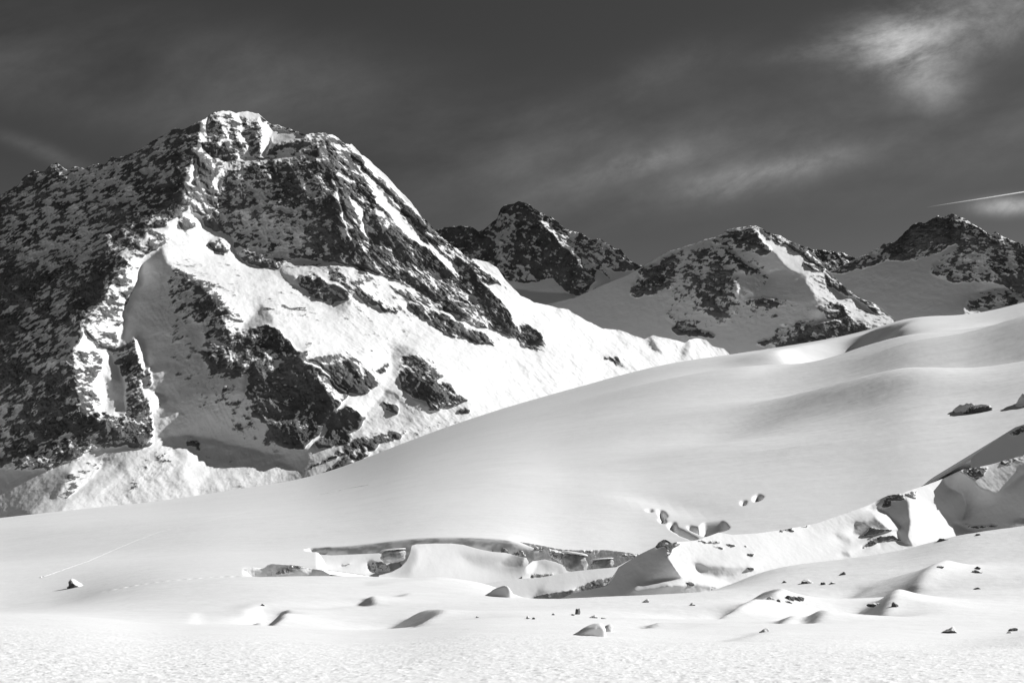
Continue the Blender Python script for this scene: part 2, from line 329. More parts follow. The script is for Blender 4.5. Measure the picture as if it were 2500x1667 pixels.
P_main = [
 # whole left flank, in shade
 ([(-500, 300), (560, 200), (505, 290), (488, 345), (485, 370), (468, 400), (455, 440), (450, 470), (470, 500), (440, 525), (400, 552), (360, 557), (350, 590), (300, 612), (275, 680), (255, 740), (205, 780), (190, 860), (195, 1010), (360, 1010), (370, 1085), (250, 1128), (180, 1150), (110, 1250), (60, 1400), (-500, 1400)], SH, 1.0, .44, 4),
 ([(60, 470), (200, 440), (280, 470), (220, 560), (120, 640), (40, 640)], None, None, .36, 16),
 ([(280, 430), (470, 380), (440, 480), (330, 540), (250, 540)], None, None, .46, 16),
 ([(-60, 660), (120, 640), (230, 700), (160, 800), (60, 860), (-60, 900)], None, None, .66, 14),
 ([(-100, 860), (90, 880), (190, 900), (200, 1010), (370, 1010), (410, 1040), (370, 1085), (300, 1080), (220, 1095), (120, 1145), (80, 1110), (-100, 1160)], SH, .75, .80, 5),
 ([(-50, 960), (25, 960), (30, 1100), (0, 1120), (-50, 1100)], None, None, .45, 10),
 ([(60, 760), (170, 740), (140, 820), (60, 850)], None, None, .40, 10),
 ([(-100, 1135), (110, 1148), (230, 1098), (300, 1085), (350, 1090), (260, 1140), (170, 1200), (140, 1300), (-300, 1400), (-300, 1150)], -1.1, .9, .06, 6),
 ([(235, 640), (300, 625), (320, 650), (295, 690), (250, 720), (200, 780), (175, 760), (200, 700)], SH, .7, .82, 5),
 # summit block
 ([(505, 275), (660, 290), (760, 325), (800, 325), (790, 350), (720, 350), (660, 392), (560, 420), (520, 390), (490, 350)], -.6, .75, .46, 3),
 ([(495, 292), (510, 288), (507, 330), (505, 345), (488, 345), (492, 320)], .9, 1.25, .25, 1.5),
 ([(536, 284), (552, 274), (580, 280), (596, 300), (606, 316), (590, 322), (574, 310), (560, 312), (548, 322), (542, 300)], .8, 1.3, .30, 1.5),
 ([(575, 318), (598, 332), (613, 350), (612, 382), (600, 378), (592, 356), (580, 340)], .9, 1.25, .35, 1.5),
 ([(540, 340), (560, 330), (575, 345), (545, 352), (530, 356)], .8, 1.4, .2, 1.5),
 ([(632, 285), (650, 300), (664, 308), (668, 330), (657, 358), (646, 384), (634, 378), (640, 340), (636, 310)], .9, 1.3, .12, 1.5),
 ([(664, 312), (735, 326), (740, 335), (700, 345), (668, 350)], -.1, 2.0, .08, 2),
 ([(735, 322), (790, 318), (820, 335), (800, 345), (760, 340)], .5, 1.4, .35, 2),
 ([(478, 372), (500, 368), (518, 385), (524, 410), (520, 440), (534, 470), (541, 500), (520, 520), (485, 512), (470, 500), (484, 470), (474, 450), (482, 410)], .45, 1.1, .52, 2),
 ([(515, 384), (560, 388), (600, 384), (655, 389), (648, 396), (590, 404), (555, 420), (535, 442), (524, 430)], .3, 1.4, .28, 1.5),
 ([(540, 430), (600, 410), (640, 400), (600, 425), (550, 470)], -.1, .9, .5, 3),
 ([(450, 455), (480, 455), (520, 470), (560, 462), (550, 480), (530, 520), (500, 530), (470, 515)], .35, 1.1, .52, 3),
 # upper face, in shade
 ([(655, 392), (680, 350), (740, 345), (790, 345), (800, 380), (820, 440), (830, 500), (850, 560), (890, 600), (900, 640), (860, 642), (800, 638), (705, 630), (680, 655), (650, 655), (600, 640), (585, 625), (570, 600), (575, 588), (550, 572), (500, 555), (490, 530), (540, 505), (535, 460), (560, 420)], -.62, .5, .50, 3),
 ([(650, 380), (700, 352), (780, 352), (760, 380), (700, 395)], None, None, .22, 6),
 ([(560, 530), (640, 520), (720, 560), (760, 600), (700, 625), (620, 620), (570, 580)], None, None, .30, 10),
 ([(775, 360), (800, 365), (796, 420), (803, 470), (796, 490), (780, 450)], .4, 1.0, .5, 3),
 # right flank of ribs
 ([(795, 328), (840, 347), (1060, 560), (1260, 720), (1340, 850), (1260, 860), (1200, 800), (1100, 760), (1000, 700), (900, 655), (880, 600), (850, 560), (830, 470), (815, 420), (800, 380)], .1, .95, .57, 4),
 ([(810, 335), (850, 365), (900, 430), (880, 430), (830, 380)], .9, 1.3, .25, 2),
 ([(830, 410), (870, 440), (875, 455), (850, 440), (825, 425)], .9, 1.3, .15, 1.5),
 ([(860, 395), (900, 425), (960, 480), (1000, 530), (1040, 575), (1030, 580), (960, 520), (900, 450)], .9, 1.4, .22, 2),
 ([(900, 440), (930, 465), (985, 540), (1020, 570), (1060, 610), (1030, 600), (980, 560), (920, 490)], 1.0, 1.5, .10, 2),
 ([(850, 470), (880, 500), (885, 505), (900, 560), (905, 590), (890, 570), (870, 520)], .9, 1.3, .15, 2),
 ([(900, 495), (940, 520), (960, 540), (940, 570), (930, 575), (925, 545), (905, 520)], .9, 1.4, .25, 2),
 ([(918, 500), (925, 540), (935, 560), (940, 575), (925, 600), (905, 560), (895, 520)], -.8, .7, .45, 2),
 ([(1045, 580), (1090, 625), (1140, 665), (1180, 700), (1170, 705), (1110, 665), (1050, 610)], 1.0, 1.4, .15, 2),
 ([(960, 580), (1020, 590), (1080, 640), (1130, 690), (1080, 680), (1010, 640), (960, 620)], -.55, .6, .85, 3),
 ([(1110, 620), (1170, 670), (1230, 745), (1262, 800), (1250, 825), (1205, 790), (1170, 740), (1120, 690)], -.35, .55, .85, 3),
 ([(820, 600), (900, 620), (960, 650), (1020, 690), (960, 680), (890, 655), (830, 640)], -.3, .8, .75, 4),
 # lit snow and rock under the face
 ([(705, 632), (760, 632), (800, 638), (860, 645), (900, 658), (960, 690), (1010, 705), (1100, 762), (1200, 802), (1340, 850), (1300, 985), (1145, 975), (1060, 900), (1010, 860), (950, 845), (860, 862), (760, 868), (720, 820), (670, 785), (640, 745), (660, 700), (690, 665)], .5, 1.6, .15, 3),
 ([(730, 640), (800, 645), (900, 665), (900, 690), (820, 690), (780, 660)], .35, 1.5, .34, 4),
 ([(735, 675), (770, 668), (800, 690), (860, 712), (850, 728), (800, 740), (770, 720), (735, 700)], -.6, .45, .78, 2.5),
 ([(685, 665), (720, 672), (735, 700), (770, 735), (800, 740), (790, 745), (740, 730), (715, 695), (690, 690)], -.55, 1.0, .12, 2),
 ([(800, 640), (830, 660), (870, 690), (930, 735), (980, 755), (960, 760), (880, 735), (850, 700), (810, 680)], .1, .9, .55, 4),
 ([(830, 735), (860, 730), (850, 745), (825, 765), (790, 755)], -.6, .9, .05, 2),
 ([(995, 738), (1040, 745), (1080, 765), (1130, 790), (1150, 820), (1110, 825), (1070, 800), (1030, 775)], -.1, .9, .65, 3),
 ([(1075, 728), (1120, 740), (1180, 790), (1200, 800), (1150, 790), (1090, 755)], -.3, .7, .8, 2.5),
 ([(940, 690), (1040, 720), (1100, 760), (1060, 760), (980, 720)], .4, 1.3, .42, 4),
 ([(1150, 800), (1190, 815), (1210, 845), (1170, 835), (1140, 820)], -.1, .9, .7, 2.5),
 ([(1275, 800), (1300, 795), (1320, 810), (1323, 838), (1295, 838), (1265, 828), (1262, 812)], -.5, .6, .82, 2),
 ([(1262, 835), (1320, 845), (1340, 860), (1300, 858)], .3, 1.2, .5, 2.5),
 ([(640, 745), (700, 740), (760, 760), (700, 785), (650, 775)], .3, 2.2, .30, 6),
 # left lit slab and its tongue
 ([(360, 557), (410, 553), (440, 522), (480, 530), (492, 553), (520, 560), (560, 573), (575, 590), (562, 602), (585, 628), (582, 636), (640, 650), (665, 655), (690, 668), (700, 690), (760, 735), (700, 745), (640, 745), (619, 748), (606, 776), (596, 786), (580, 806), (573, 812), (548, 789), (566, 764), (542, 741), (520, 728), (497, 690), (450, 680), (420, 660), (405, 640), (398, 605), (370, 600)], .55, 1.65, .13, 2.5),
 ([(405, 640), (470, 670), (500, 690), (480, 700), (430, 680)], None, None, .35, 4),
 ([(512, 590), (530, 580), (540, 590), (565, 600), (560, 615), (545, 620), (515, 605)], -.4, .8, .55, 2),
 ([(440, 525), (480, 535), (470, 560), (440, 560)], None, None, .42, 4),
 ([(545, 745), (570, 765), (596, 785), (575, 785), (550, 770)], None, None, .45, 2),
 # sunlit strip of the spur
 ([(360, 557), (365, 585), (330, 605), (305, 612), (318, 640), (300, 665), (275, 680), (262, 710), (255, 740), (215, 780), (206, 800), (228, 828), (260, 842), (278, 846), (284, 825), (286, 802), (304, 785), (298, 768), (312, 738), (322, 702), (338, 685), (338, 665), (340, 635), (358, 620), (395, 600), (402, 575)], .6, 1.3, .40, 2),
 ([(320, 600), (345, 600), (370, 612), (345, 620), (318, 615)], None, None, .5, 3),
 ([(205, 800), (250, 810), (290, 830), (280, 850), (240, 850)], None, None, .5, 3),
 ([(180, 855), (250, 860), (247, 900), (225, 935), (250, 985), (255, 1022), (225, 1000), (200, 1010), (185, 950)], .5, .9, .68, 3),
 ([(225, 985), (255, 990), (256, 1018), (235, 1005)], .9, 1.3, .2, 2),
 ([(352, 728), (378, 724), (368, 755), (360, 770), (350, 760)], .7, 1.3, .3, 1.5),
 # shaded gully and slope between the lit pieces
 ([(398, 605), (405, 640), (420, 660), (450, 682), (497, 700), (520, 728), (542, 741), (560, 765), (548, 789), (573, 815), (590, 800), (600, 790), (640, 745), (670, 785), (640, 830), (600, 870), (590, 940), (620, 1010), (700, 1090), (780, 1090), (860, 1040), (950, 950), (985, 960), (1070, 1005), (1060, 1020), (960, 1060), (850, 1110), (750, 1160), (720, 1150), (700, 1130), (665, 1123), (690, 1112), (650, 1106), (545, 1078), (490, 1063), (400, 1068), (370, 1085), (380, 1020), (340, 1010), (300, 960), (290, 870), (312, 785), (305, 768), (322, 735), (332, 700), (350, 685), (347, 640)], -.75, .95, .10, 2.5),
 ([(400, 680), (430, 760), (500, 860), (560, 930), (620, 1020), (700, 1095), (600, 1080), (480, 1000), (420, 880)], None, None, .19, 14),
 ([(415, 660), (520, 700), (545, 745), (560, 800), (600, 810), (600, 860), (560, 880), (520, 850), (480, 790), (430, 760), (420, 710)], None, .85, .48, 8),
 ([(500, 800), (620, 810), (680, 850), (600, 910), (560, 920), (500, 880)], None, .9, .58, 8),
 ([(265, 850), (340, 830), (355, 900), (345, 940), (380, 1010), (300, 1015), (310, 930), (280, 880)], -.6, .7, .62, 4),
 ([(255, 920), (300, 930), (310, 1005), (265, 1000)], -.6, 1.2, .05, 3),
 ([(325, 835), (338, 820), (350, 825), (358, 850), (360, 880), (362, 892), (350, 900), (337, 880), (328, 855)], .9, 1.5, .08, 1.5),
 ([(345, 946), (380, 952), (400, 968), (414, 984), (396, 992), (372, 1005), (364, 990), (370, 970)], .8, 1.6, .12, 1.5),
 ([(348, 902), (364, 893), (372, 930), (366, 946), (345, 945)], -1.1, .7, .4, 1.5),
 ([(372, 1008), (400, 996), (416, 990), (430, 1060), (400, 1066), (372, 1082)], -1.2, .8, .1, 2),
 ([(292, 852), (325, 822), (338, 860), (352, 905), (345, 945), (372, 1005), (365, 1030), (320, 1015), (330, 930)], -.9, .6, .66, 3),
 # dark crags
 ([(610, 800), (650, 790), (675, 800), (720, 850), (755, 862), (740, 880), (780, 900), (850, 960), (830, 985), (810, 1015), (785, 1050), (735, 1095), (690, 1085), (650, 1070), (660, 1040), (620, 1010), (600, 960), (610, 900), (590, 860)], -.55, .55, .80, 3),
 ([(620, 870), (720, 860), (690, 900), (630, 920)], -.5, 1.1, .45, 6),
 ([(640, 930), (700, 900), (760, 930), (800, 1000), (740, 1000), (680, 960)], None, .4, .95, 5),
 ([(610, 960), (660, 950), (680, 990), (660, 1015), (620, 1000)], None, .4, .95, 4),
 ([(640, 1010), (760, 1000), (740, 1030), (660, 1040)], None, 1.2, .35, 4),
 ([(800, 1000), (850, 990), (890, 1015), (870, 1050), (820, 1070), (860, 1060), (850, 1080), (780, 1090), (770, 1080), (800, 1050)], -.6, .6, .78, 3),
 ([(935, 980), (975, 990), (970, 1010), (945, 1005)], None, .6, .8, 2),
 # ribs lit across their tops
 ([(720, 866), (760, 866), (860, 860), (940, 846), (955, 870), (950, 895), (905, 925), (930, 935), (900, 945), (850, 930), (800, 905), (770, 885)], .35, 1.2, .50, 3),
 ([(800, 895), (850, 880), (900, 905), (930, 940), (890, 960), (860, 960), (820, 930)], -.35, .6, .82, 3),
 ([(890, 880), (930, 885), (950, 905), (930, 910)], -.5, .5, .85, 2),
 ([(770, 905), (795, 915), (830, 950), (850, 962), (838, 985), (805, 965), (780, 930)], .8, 1.5, .25, 2),
 ([(860, 862), (940, 848), (950, 880), (920, 905), (880, 885)], .7, 1.7, .12, 2),
 ([(950, 848), (985, 842), (1015, 852), (1000, 870), (975, 895), (970, 930), (955, 900), (958, 875)], -.45, 1.1, .06, 2),
 ([(985, 870), (1020, 860), (1060, 885), (1080, 915), (1060, 930), (1090, 935), (1145, 972), (1110, 990), (1075, 1000), (1050, 1002), (1040, 975), (1000, 965), (978, 940), (975, 900)], -.15, .75, .66, 3),
 ([(1030, 870), (1075, 890), (1085, 925), (1050, 915)], .6, 1.3, .4, 3),
 ([(1000, 930), (1050, 935), (1050, 980), (1010, 965)], -.6, .4, .92, 3),
 # lit fan and patches at the foot
 ([(380, 1080), (420, 1066), (490, 1064), (545, 1079), (580, 1095), (650, 1107), (690, 1113), (668, 1124), (725, 1145), (720, 1165), (700, 1200), (500, 1260), (380, 1260), (160, 1280), (135, 1262), (175, 1215), (230, 1195), (290, 1160), (330, 1110)], -.08, 1.2, .12, 3),
 ([(455, 1068), (480, 1070), (490, 1100), (470, 1120), (455, 1105)], .0, 1.3, .45, 3),
 ([(405, 1080), (425, 1110), (415, 1150), (380, 1180), (300, 1210), (330, 1150)], -.1, 1.6, .25, 6),
 ([(430, 1080), (460, 1110), (440, 1170), (480, 1200), (520, 1150), (480, 1090)], .35, 1.7, .08, 6),
 ([(180, 1135), (215, 1127), (252, 1127), (240, 1155), (215, 1178), (180, 1205), (150, 1235), (120, 1255), (105, 1245), (150, 1190), (165, 1155)], .1, 1.35, .25, 3),
 ([(240, 1165), (330, 1112), (290, 1160), (235, 1192), (190, 1212), (170, 1225), (200, 1190)], -.6, 1.4, .05, 4),
 ([(60, 1255), (110, 1210), (145, 1215), (160, 1225), (130, 1258)], -.3, 1.6, .08, 4),
 ([(375, 1010), (420, 960), (600, 960), (700, 1090), (770, 1100), (720, 1140), (690, 1111), (650, 1105), (545, 1077), (490, 1062), (400, 1067), (374, 1082)], -1.1, .8, None, 3),
 # moraine lip at the foot, lit
 ([(880, 1062), (940, 1048), (1000, 1035), (1050, 1010), (1080, 1000), (1150, 975), (1300, 960), (1300, 1000), (1180, 1020), (1080, 1055), (985, 1085), (900, 1120), (950, 1085)], .5, 2.0, .15, 3),
 ([(720, 1165), (800, 1120), (870, 1075), (900, 1062), (990, 1050), (985, 1060), (930, 1080), (900, 1112), (830, 1145), (760, 1175)], .1, 1.1, .50, 3),
 ([(1110, 1010), (1150, 990), (1200, 980), (1160, 1000)], -.5, .9, .5, 3),
 ([(650, 1185), (700, 1160), (740, 1150), (810, 1120), (850, 1105), (800, 1150), (740, 1180), (700, 1220)], -.6, 1.2, .05, 2),
 # long bright slope to the valley
 ([(1180, 690), (1215, 690), (1305, 738), (1388, 757), (1474, 803), (1573, 828), (1623, 825), (1700, 827), (1785, 868), (1850, 1000), (1150, 1050), (1145, 975), (1100, 930), (1060, 890), (1080, 840), (1200, 840), (1262, 850), (1330, 860), (1330, 800), (1262, 790), (1235, 745)], .55, 2.0, .03, 3),
 ([(1280, 735), (1340, 760), (1350, 790), (1310, 760)], None, None, .3, 5),
 ([(1350, 747), (1400, 765), (1420, 785), (1370, 775)], -.1, 1.6, .15, 6),
 ([(1474, 870), (1500, 868), (1520, 885), (1526, 898), (1505, 893), (1490, 880)], -.5, .9, .35, 2),
 ([(1573, 829), (1590, 822), (1605, 840), (1618, 858), (1600, 862), (1585, 845)], -.7, 1.4, .03, 4),
 ([(1672, 836), (1683, 829), (1690, 840), (1680, 862), (1665, 872), (1662, 855)], -.7, 1.4, .03, 4),
 ([(1500, 815), (1520, 825), (1548, 848), (1530, 845)], -.3, 1.6, .2, 3),
 ([(1250, 850), (1500, 900), (1400, 940), (1200, 960), (1100, 900)], None, None, .12, 20),
]
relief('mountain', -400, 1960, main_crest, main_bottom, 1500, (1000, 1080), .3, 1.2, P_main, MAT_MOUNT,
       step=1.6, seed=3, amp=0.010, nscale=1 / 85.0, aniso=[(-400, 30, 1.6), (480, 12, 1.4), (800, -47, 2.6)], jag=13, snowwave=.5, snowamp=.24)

# ------------------------------------------------------------------ far peaks
crestA = [(900, 640), (1000, 590), (1069, 560), (1085, 557), (1105, 552), (1125, 549), (1150, 556), (1170, 565), (1195, 548), (1213, 532), (1222, 510), (1235, 500), (1252, 497), (1268, 494), (1285, 495), (1300, 505), (1315, 517), (1330, 526), (1350, 533), (1365, 545), (1380, 560), (1395, 563), (1420, 570), (1445, 585), (1470, 585), (1490, 600), (1500, 607), (1515, 610), (1535, 630), (1555, 645), (1572, 652), (1700, 700)]
P_A = [
 ([(900, 450), (1700, 450), (1700, 800), (900, 800)], -.6, .8, .60, 2),
 ([(1190, 570), (1230, 590), (1260, 640), (1300, 670), (1330, 680), (1280, 690), (1220, 650), (1190, 610)], None, 1.0, .42, 6),
 ([(1310, 550), (1360, 560), (1390, 620), (1350, 640), (1320, 600)], None, .5, .85, 6),
 ([(1150, 560), (1200, 590), (1220, 680), (1180, 640)], None, .8, .72, 5),
 ([(1230, 682), (1290, 690), (1350, 680), (1375, 700), (1395, 716), (1340, 714), (1262, 709), (1240, 700)], -.5, 1.3, .0, 1.5),
 ([(1325, 531), (1345, 540), (1375, 572), (1420, 622), (1465, 660), (1494, 683), (1490, 690), (1460, 695), (1430, 665), (1400, 625), (1350, 572), (1322, 545)], 1.0, 1.5, .34, 2),
 ([(1462, 655), (1494, 683), (1490, 692), (1440, 712), (1425, 716), (1450, 690)], .9, 1.7, .03, 1.5),
 ([(1400, 590), (1420, 615), (1465, 655), (1480, 650), (1440, 610)], -.4, .8, .6, 2),
 ([(1410, 655), (1440, 690), (1430, 710), (1410, 700), (1395, 680)], .2, 1.1, .5, 3),
 ([(1460, 600), (1490, 605), (1500, 620), (1480, 630)], .6, 1.1, .5, 2),
 ([(1465, 640), (1500, 660), (1560, 660), (1600, 700), (1500, 720), (1490, 680)], -.5, 1.3, .05, 3),
 ([(1250, 700), (1262, 708), (1340, 714), (1400, 716), (1412, 722), (1380, 760), (1200, 800), (1200, 720)], .5, 2.4, .0, 1.2),
]
relief('distant_peak', 960, 1680, crestA, [(960, 800), (1680, 800)], 3700, (1300, 740), -.55, .75, P_A, MAT_FAR,
       step=1.8, seed=11, amp=0.009, nscale=1 / 140.0, aniso=[(900, -40, 1.8)], jag=9)

crestB2 = [(1900, 600), (1950, 598), (1985, 608), (2021, 613), (2060, 617), (2088, 629), (2130, 655), (2200, 700)]
P_B2 = [([(1850, 560), (2300, 560), (2300, 800), (1850, 800)], .3, 1.0, .6, 3)]
relief('distant_peak', 1900, 2200, crestB2, [(1900, 780), (2200, 780)], 3600, (2000, 700), 0.0, .9, P_B2, MAT_FAR,
       step=1.8, seed=31, amp=0.009, nscale=1 / 140.0, jag=8)

crestB = [(1240, 790), (1300, 752), (1346, 741), (1400, 728), (1450, 706), (1490, 688), (1530, 672), (1570, 650), (1600, 632), (1630, 614), (1650, 609), (1700, 594), (1720, 585), (1745, 580), (1765, 570), (1780, 560), (1800, 555), (1830, 553), (1845, 551), (1865, 560), (1885, 572), (1900, 575), (1930, 590), (1960, 602), (1990, 622), (2015, 655), (2050, 690), (2100, 730), (2130, 738), (2155, 755), (2180, 775), (2195, 790), (2240, 830), (2300, 870)]
P_B = [
 ([(1560, 690), (1660, 620), (1760, 580), (1860, 620), (1960, 700), (2000, 780), (1800, 800), (1640, 780)], None, None, .20, 20),
 
 ([(1560, 660), (1640, 620), (1660, 640), (1620, 700), (1560, 725), (1535, 720)], None, .8, .52, 3),
 ([(1620, 690), (1650, 685), (1640, 700), (1625, 702)], None, .8, .6, 2),
 ([(1650, 615), (1780, 580), (1790, 640), (1760, 690), (1700, 700), (1660, 660)], None, 1.0, .28, 10),
 ([(1740, 585), (1765, 570), (1800, 556), (1850, 552), (1870, 590), (1890, 610), (1860, 620), (1800, 600), (1760, 600)], -.5, .8, .62, 3),
 ([(1700, 700), (1740, 640), (1780, 660), (1810, 700), (1800, 760), (1780, 775), (1740, 765), (1710, 750)], -.4, .7, .60, 4),
 ([(1760, 597), (1775, 600), (1800, 628), (1830, 645), (1855, 665), (1850, 680), (1830, 670), (1800, 650), (1780, 630)], .9, 1.3, .38, 2),
 ([(1800, 672), (1830, 668), (1878, 668), (1874, 690), (1852, 712), (1842, 722), (1825, 706), (1800, 690)], .8, 1.4, .2, 2),
 ([(1795, 690), (1815, 700), (1815, 722), (1800, 715)], .8, 1.3, .3, 1.5),
 ([(1846, 556), (1880, 575), (1960, 605), (2010, 650), (2018, 662), (1985, 667), (1960, 668), (1920, 655), (1895, 620), (1865, 590)], 1.0, 1.5, .10, 2),
 ([(1860, 560), (1900, 575), (1960, 604), (2010, 650), (2005, 658), (1975, 635), (1930, 605), (1880, 585)], .7, 1.2, .55, 2),
 ([(1960, 640), (2010, 655), (2018, 662), (1985, 660)], None, None, .6, 2),
 ([(1884, 660), (1920, 660), (1965, 672), (1965, 700), (1990, 720), (2000, 735), (1900, 730), (1850, 722), (1875, 690)], -.6, 1.3, .0, 1.5),
 ([(1965, 672), (2012, 664), (2022, 690), (2050, 720), (2090, 735), (2110, 752), (2160, 768), (2195, 793), (2150, 800), (2110, 785), (2080, 775), (2050, 745), (2010, 735), (1990, 728), (1970, 700)], .85, 1.7, .18, 2),
 ([(2010, 665), (2030, 700), (2060, 715), (2110, 740), (2130, 760), (2160, 770), (2130, 735), (2060, 690)], .1, 1.0, .45, 2),
 ([(2030, 740), (2060, 745), (2080, 780), (2100, 800), (2070, 810), (2030, 790), (2010, 760)], -.4, .8, .7, 3),
 ([(1990, 750), (2030, 735), (2060, 755), (2010, 765)], .6, 1.5, .3, 3),
 ([(1900, 800), (1960, 785), (2040, 780), (2100, 785), (2150, 805), (2120, 830), (2000, 850), (1900, 860), (1870, 830)], -.45, .8, .62, 4),
 ([(1955, 790), (2000, 780), (2050, 775), (2060, 780), (2000, 788), (1960, 797)], .6, 2.0, .1, 1.2),
 ([(1640, 800), (1700, 805), (1745, 815), (1740, 822), (1660, 818)], -.4, .6, .85, 2),
 ([(1620, 760), (1700, 780), (1750, 800), (1700, 810), (1640, 800)], None, None, .25, 8),
 ([(1860, 830), (1880, 838), (1870, 845), (1850, 840)], -.4, .6, .85, 2),
 ([(1820, 728), (1890, 730), (1900, 745), (1830, 745)], None, .8, .6, 3),
]
relief('distant_peak', 1240, 2300, crestB, [(1240, 1000), (2300, 960)], 2500, (1700, 860), -.6, .9, P_B, MAT_FAR,
       step=1.8, seed=21, amp=0.009, nscale=1 / 105.0, aniso=[(900, -30, 1.6)], jag=8, snowwave=.1)

crestC = [(1960, 700), (2015, 665), (2050, 652), (2088, 632), (2110, 622), (2140, 608), (2160, 596), (2185, 590), (2200, 575), (2215, 560), (2230, 547), (2260, 542), (2285, 530), (2290, 525), (2305, 528), (2322, 523), (2335, 526), (2360, 537), (2390, 555), (2420, 573), (2430, 567), (2450, 578), (2475, 588), (2500, 598), (2600, 650), (2900, 700)]
P_C = [
 
 ([(2015, 662), (2088, 632), (2160, 596), (2190, 590), (2190, 625), (2130, 645), (2060, 665)], None, .9, .45, 4),
 ([(2150, 600), (2190, 585), (2225, 540), (2290, 515), (2340, 520), (2360, 560), (2330, 590), (2290, 615), (2240, 630), (2200, 635), (2160, 630)], -.55, .45, .86, 3),
 ([(2330, 525), (2400, 555), (2520, 600), (2600, 650), (2600, 740), (2490, 715), (2440, 690), (2400, 650), (2350, 620), (2330, 580)], -.35, .7, .62, 4),
 ([(2270, 660), (2300, 620), (2360, 590), (2420, 640), (2440, 690), (2400, 690), (2330, 690), (2290, 680)], -.5, .9, .33, 5),
 ([(2270, 645), (2300, 670), (2320, 685), (2350, 690), (2320, 680), (2280, 665)], None, .6, .6, 2),
 ([(2440, 580), (2480, 600), (2500, 640), (2470, 620)], .4, 1.2, .4, 3),
 ([(2440, 670), (2500, 690), (2500, 712), (2460, 700)], -.5, .5, .9, 2),
 ([(2352, 735), (2400, 712), (2450, 704), (2480, 710), (2560, 730), (2560, 800), (2352, 800)], .5, 1.9, .22, 2),
 ([(2365, 735), (2420, 720), (2450, 730), (2430, 745), (2370, 752)], -.5, 1.0, .4, 2),
 ([(2450, 722), (2480, 728), (2490, 740), (2460, 745)], -.3, .8, .6, 2),
]
relief('distant_peak', 1970, 2880, crestC, [(1970, 880), (2880, 880)], 3000, (2300, 780), -.58, .9, P_C, MAT_FAR,
       step=1.8, seed=41, amp=0.009, nscale=1 / 105.0, aniso=[(1900, 35, 1.6), (2330, -30, 1.6)], jag=8, snowwave=.1)
# ------------------------------------------------------------------ glacier and foreground snow
hor_Y = [(-600, 1320), (0, 1263), (99, 1250), (198, 1241), (297, 1230), (379, 1222), (495, 1206), (650, 1183), (750, 1166), (807, 1150), (897, 1116), (983, 1079), (1078, 1045), (1174, 1011), (1270, 982), (1400, 945), (1470, 926), (1547, 903), (1646, 882), (1771, 864), (1878, 849), (2005, 829), (2101, 810), (2150, 795), (2203, 771), (2280, 768), (2356, 768), (2451, 751), (2500, 734), (3100, 600)]
hor_D = [(-600, 800), (0, 900), (600, 1080), (1300, 1380), (1800, 1450), (2500, 1550), (3100, 1600)]
edge_Y = [(-600, 1480), (0, 1493), (165, 1499), (280, 1509), (376, 1522), (527, 1519), (626, 1522), (750, 1529), (830, 1535), (929, 1534), (1011, 1527), (1077, 1518), (1163, 1509), (1256, 1510), (1430, 1509), (1487, 1512), (1600, 1518), (1800, 1520), (2100, 1518), (2300, 1518), (2500, 1515), (3100, 1500)]
lip_Y = [(-600, 1500), (0, 1489), (130, 1475), (200, 1460), (250, 1444), (330, 1427), (400, 1415), (480, 1409), (560, 1405), (700, 1402), (850, 1399), (950, 1400), (1100, 1407), (1190, 1420), (1240, 1445), (1300, 1464), (1340, 1490), (1380, 1488), (1440, 1476), (1500, 1466), (1620, 1464), (1680, 1454), (1750, 1441), (1800, 1415), (1870, 1383), (1950, 1369), (2070, 1357), (2225, 1331), (2310, 1304), (2380, 1290), (2440, 1282), (2500, 1277), (3100, 1150)]
g0_Y = [(-600, 1400), (0, 1385), (300, 1365), (500, 1350), (640, 1345), (758, 1338), (833, 1333), (913, 1326), (979, 1316), (1077, 1310), (1176, 1312), (1257, 1319), (1361, 1338), (1481, 1342), (1558, 1351), (1700, 1340), (1900, 1320), (2100, 1300), (2500, 1240), (3100, 1100)]
xd = np.arange(-20, 2521, 2.2)
XS = np.concatenate([np.linspace(-3000, -24, 110), xd, np.linspace(2526, 5500, 110)])
XF = np.arange(-3100, 5600, 2.2)
n = len(XS); U = (XS - CX) / F
def zc(yl, D): return (HOR - interp(yl, XS)) / F * D
def sm(v, s=6):
    s = int(s); v = np.interp(XF, XS, v)
    k = np.exp(-0.5 * (np.arange(-3 * s, 3 * s + 1) / s) ** 2); k /= k.sum()
    return np.interp(XS, XF, np.convolve(np.pad(v, 3 * s, mode='edge'), k, 'valid'))
hD = sm(interp(hor_D, XS), 60); hz = sm(zc(hor_Y, hD), 22)
W = lambda a, b, c, d: sstep(a, b, XS) * (1 - sstep(c, d, XS))   # 0-1-0 window across the picture
E = np.ones(n)
curves = []          # (D, z, rows up to the next curve)
def C(D, z, rows): curves.append((D * E, z * E, rows))
C(2.0, -2.0, 10); C(12.0, -2.0, 30)
C(19.0, -2.0, 230)
ze = sm(zc(edge_Y, 75.0), 30)
C(45.0, (-2.0 * .45 + ze * .55) + 0.10, 110)
C(75.0, ze, 60)
left = 1 - sstep(1080, 1300, XS)
z110 = sm((HOR - interp([(-600, 1490), (0, 1494), (165, 1500), (376, 1512), (600, 1510), (900, 1522), (1100, 1506), (1300, 1492), (1600, 1490), (2000, 1488), (2500, 1480), (3100, 1470)], XS)) / F * 112, 40)
C(92.0, (ze + z110) / 2 - 0.45 * left, 70)
C(112.0, z110, 120)
z140 = sm((HOR - interp([(-600, 1500), (0, 1492), (200, 1480), (300, 1468), (500, 1448), (700, 1445), (900, 1452), (1100, 1455), (1300, 1462), (1600, 1450), (2000, 1430), (2500, 1385), (3100, 1300)], XS)) / F * 140, 40)
C(140.0, z140, 160)
zl = sm(zc(lip_Y, 175.0), 16)
C(175.0, zl, 40)
g0 = sm(zc(g0_Y, 330.0), 20)
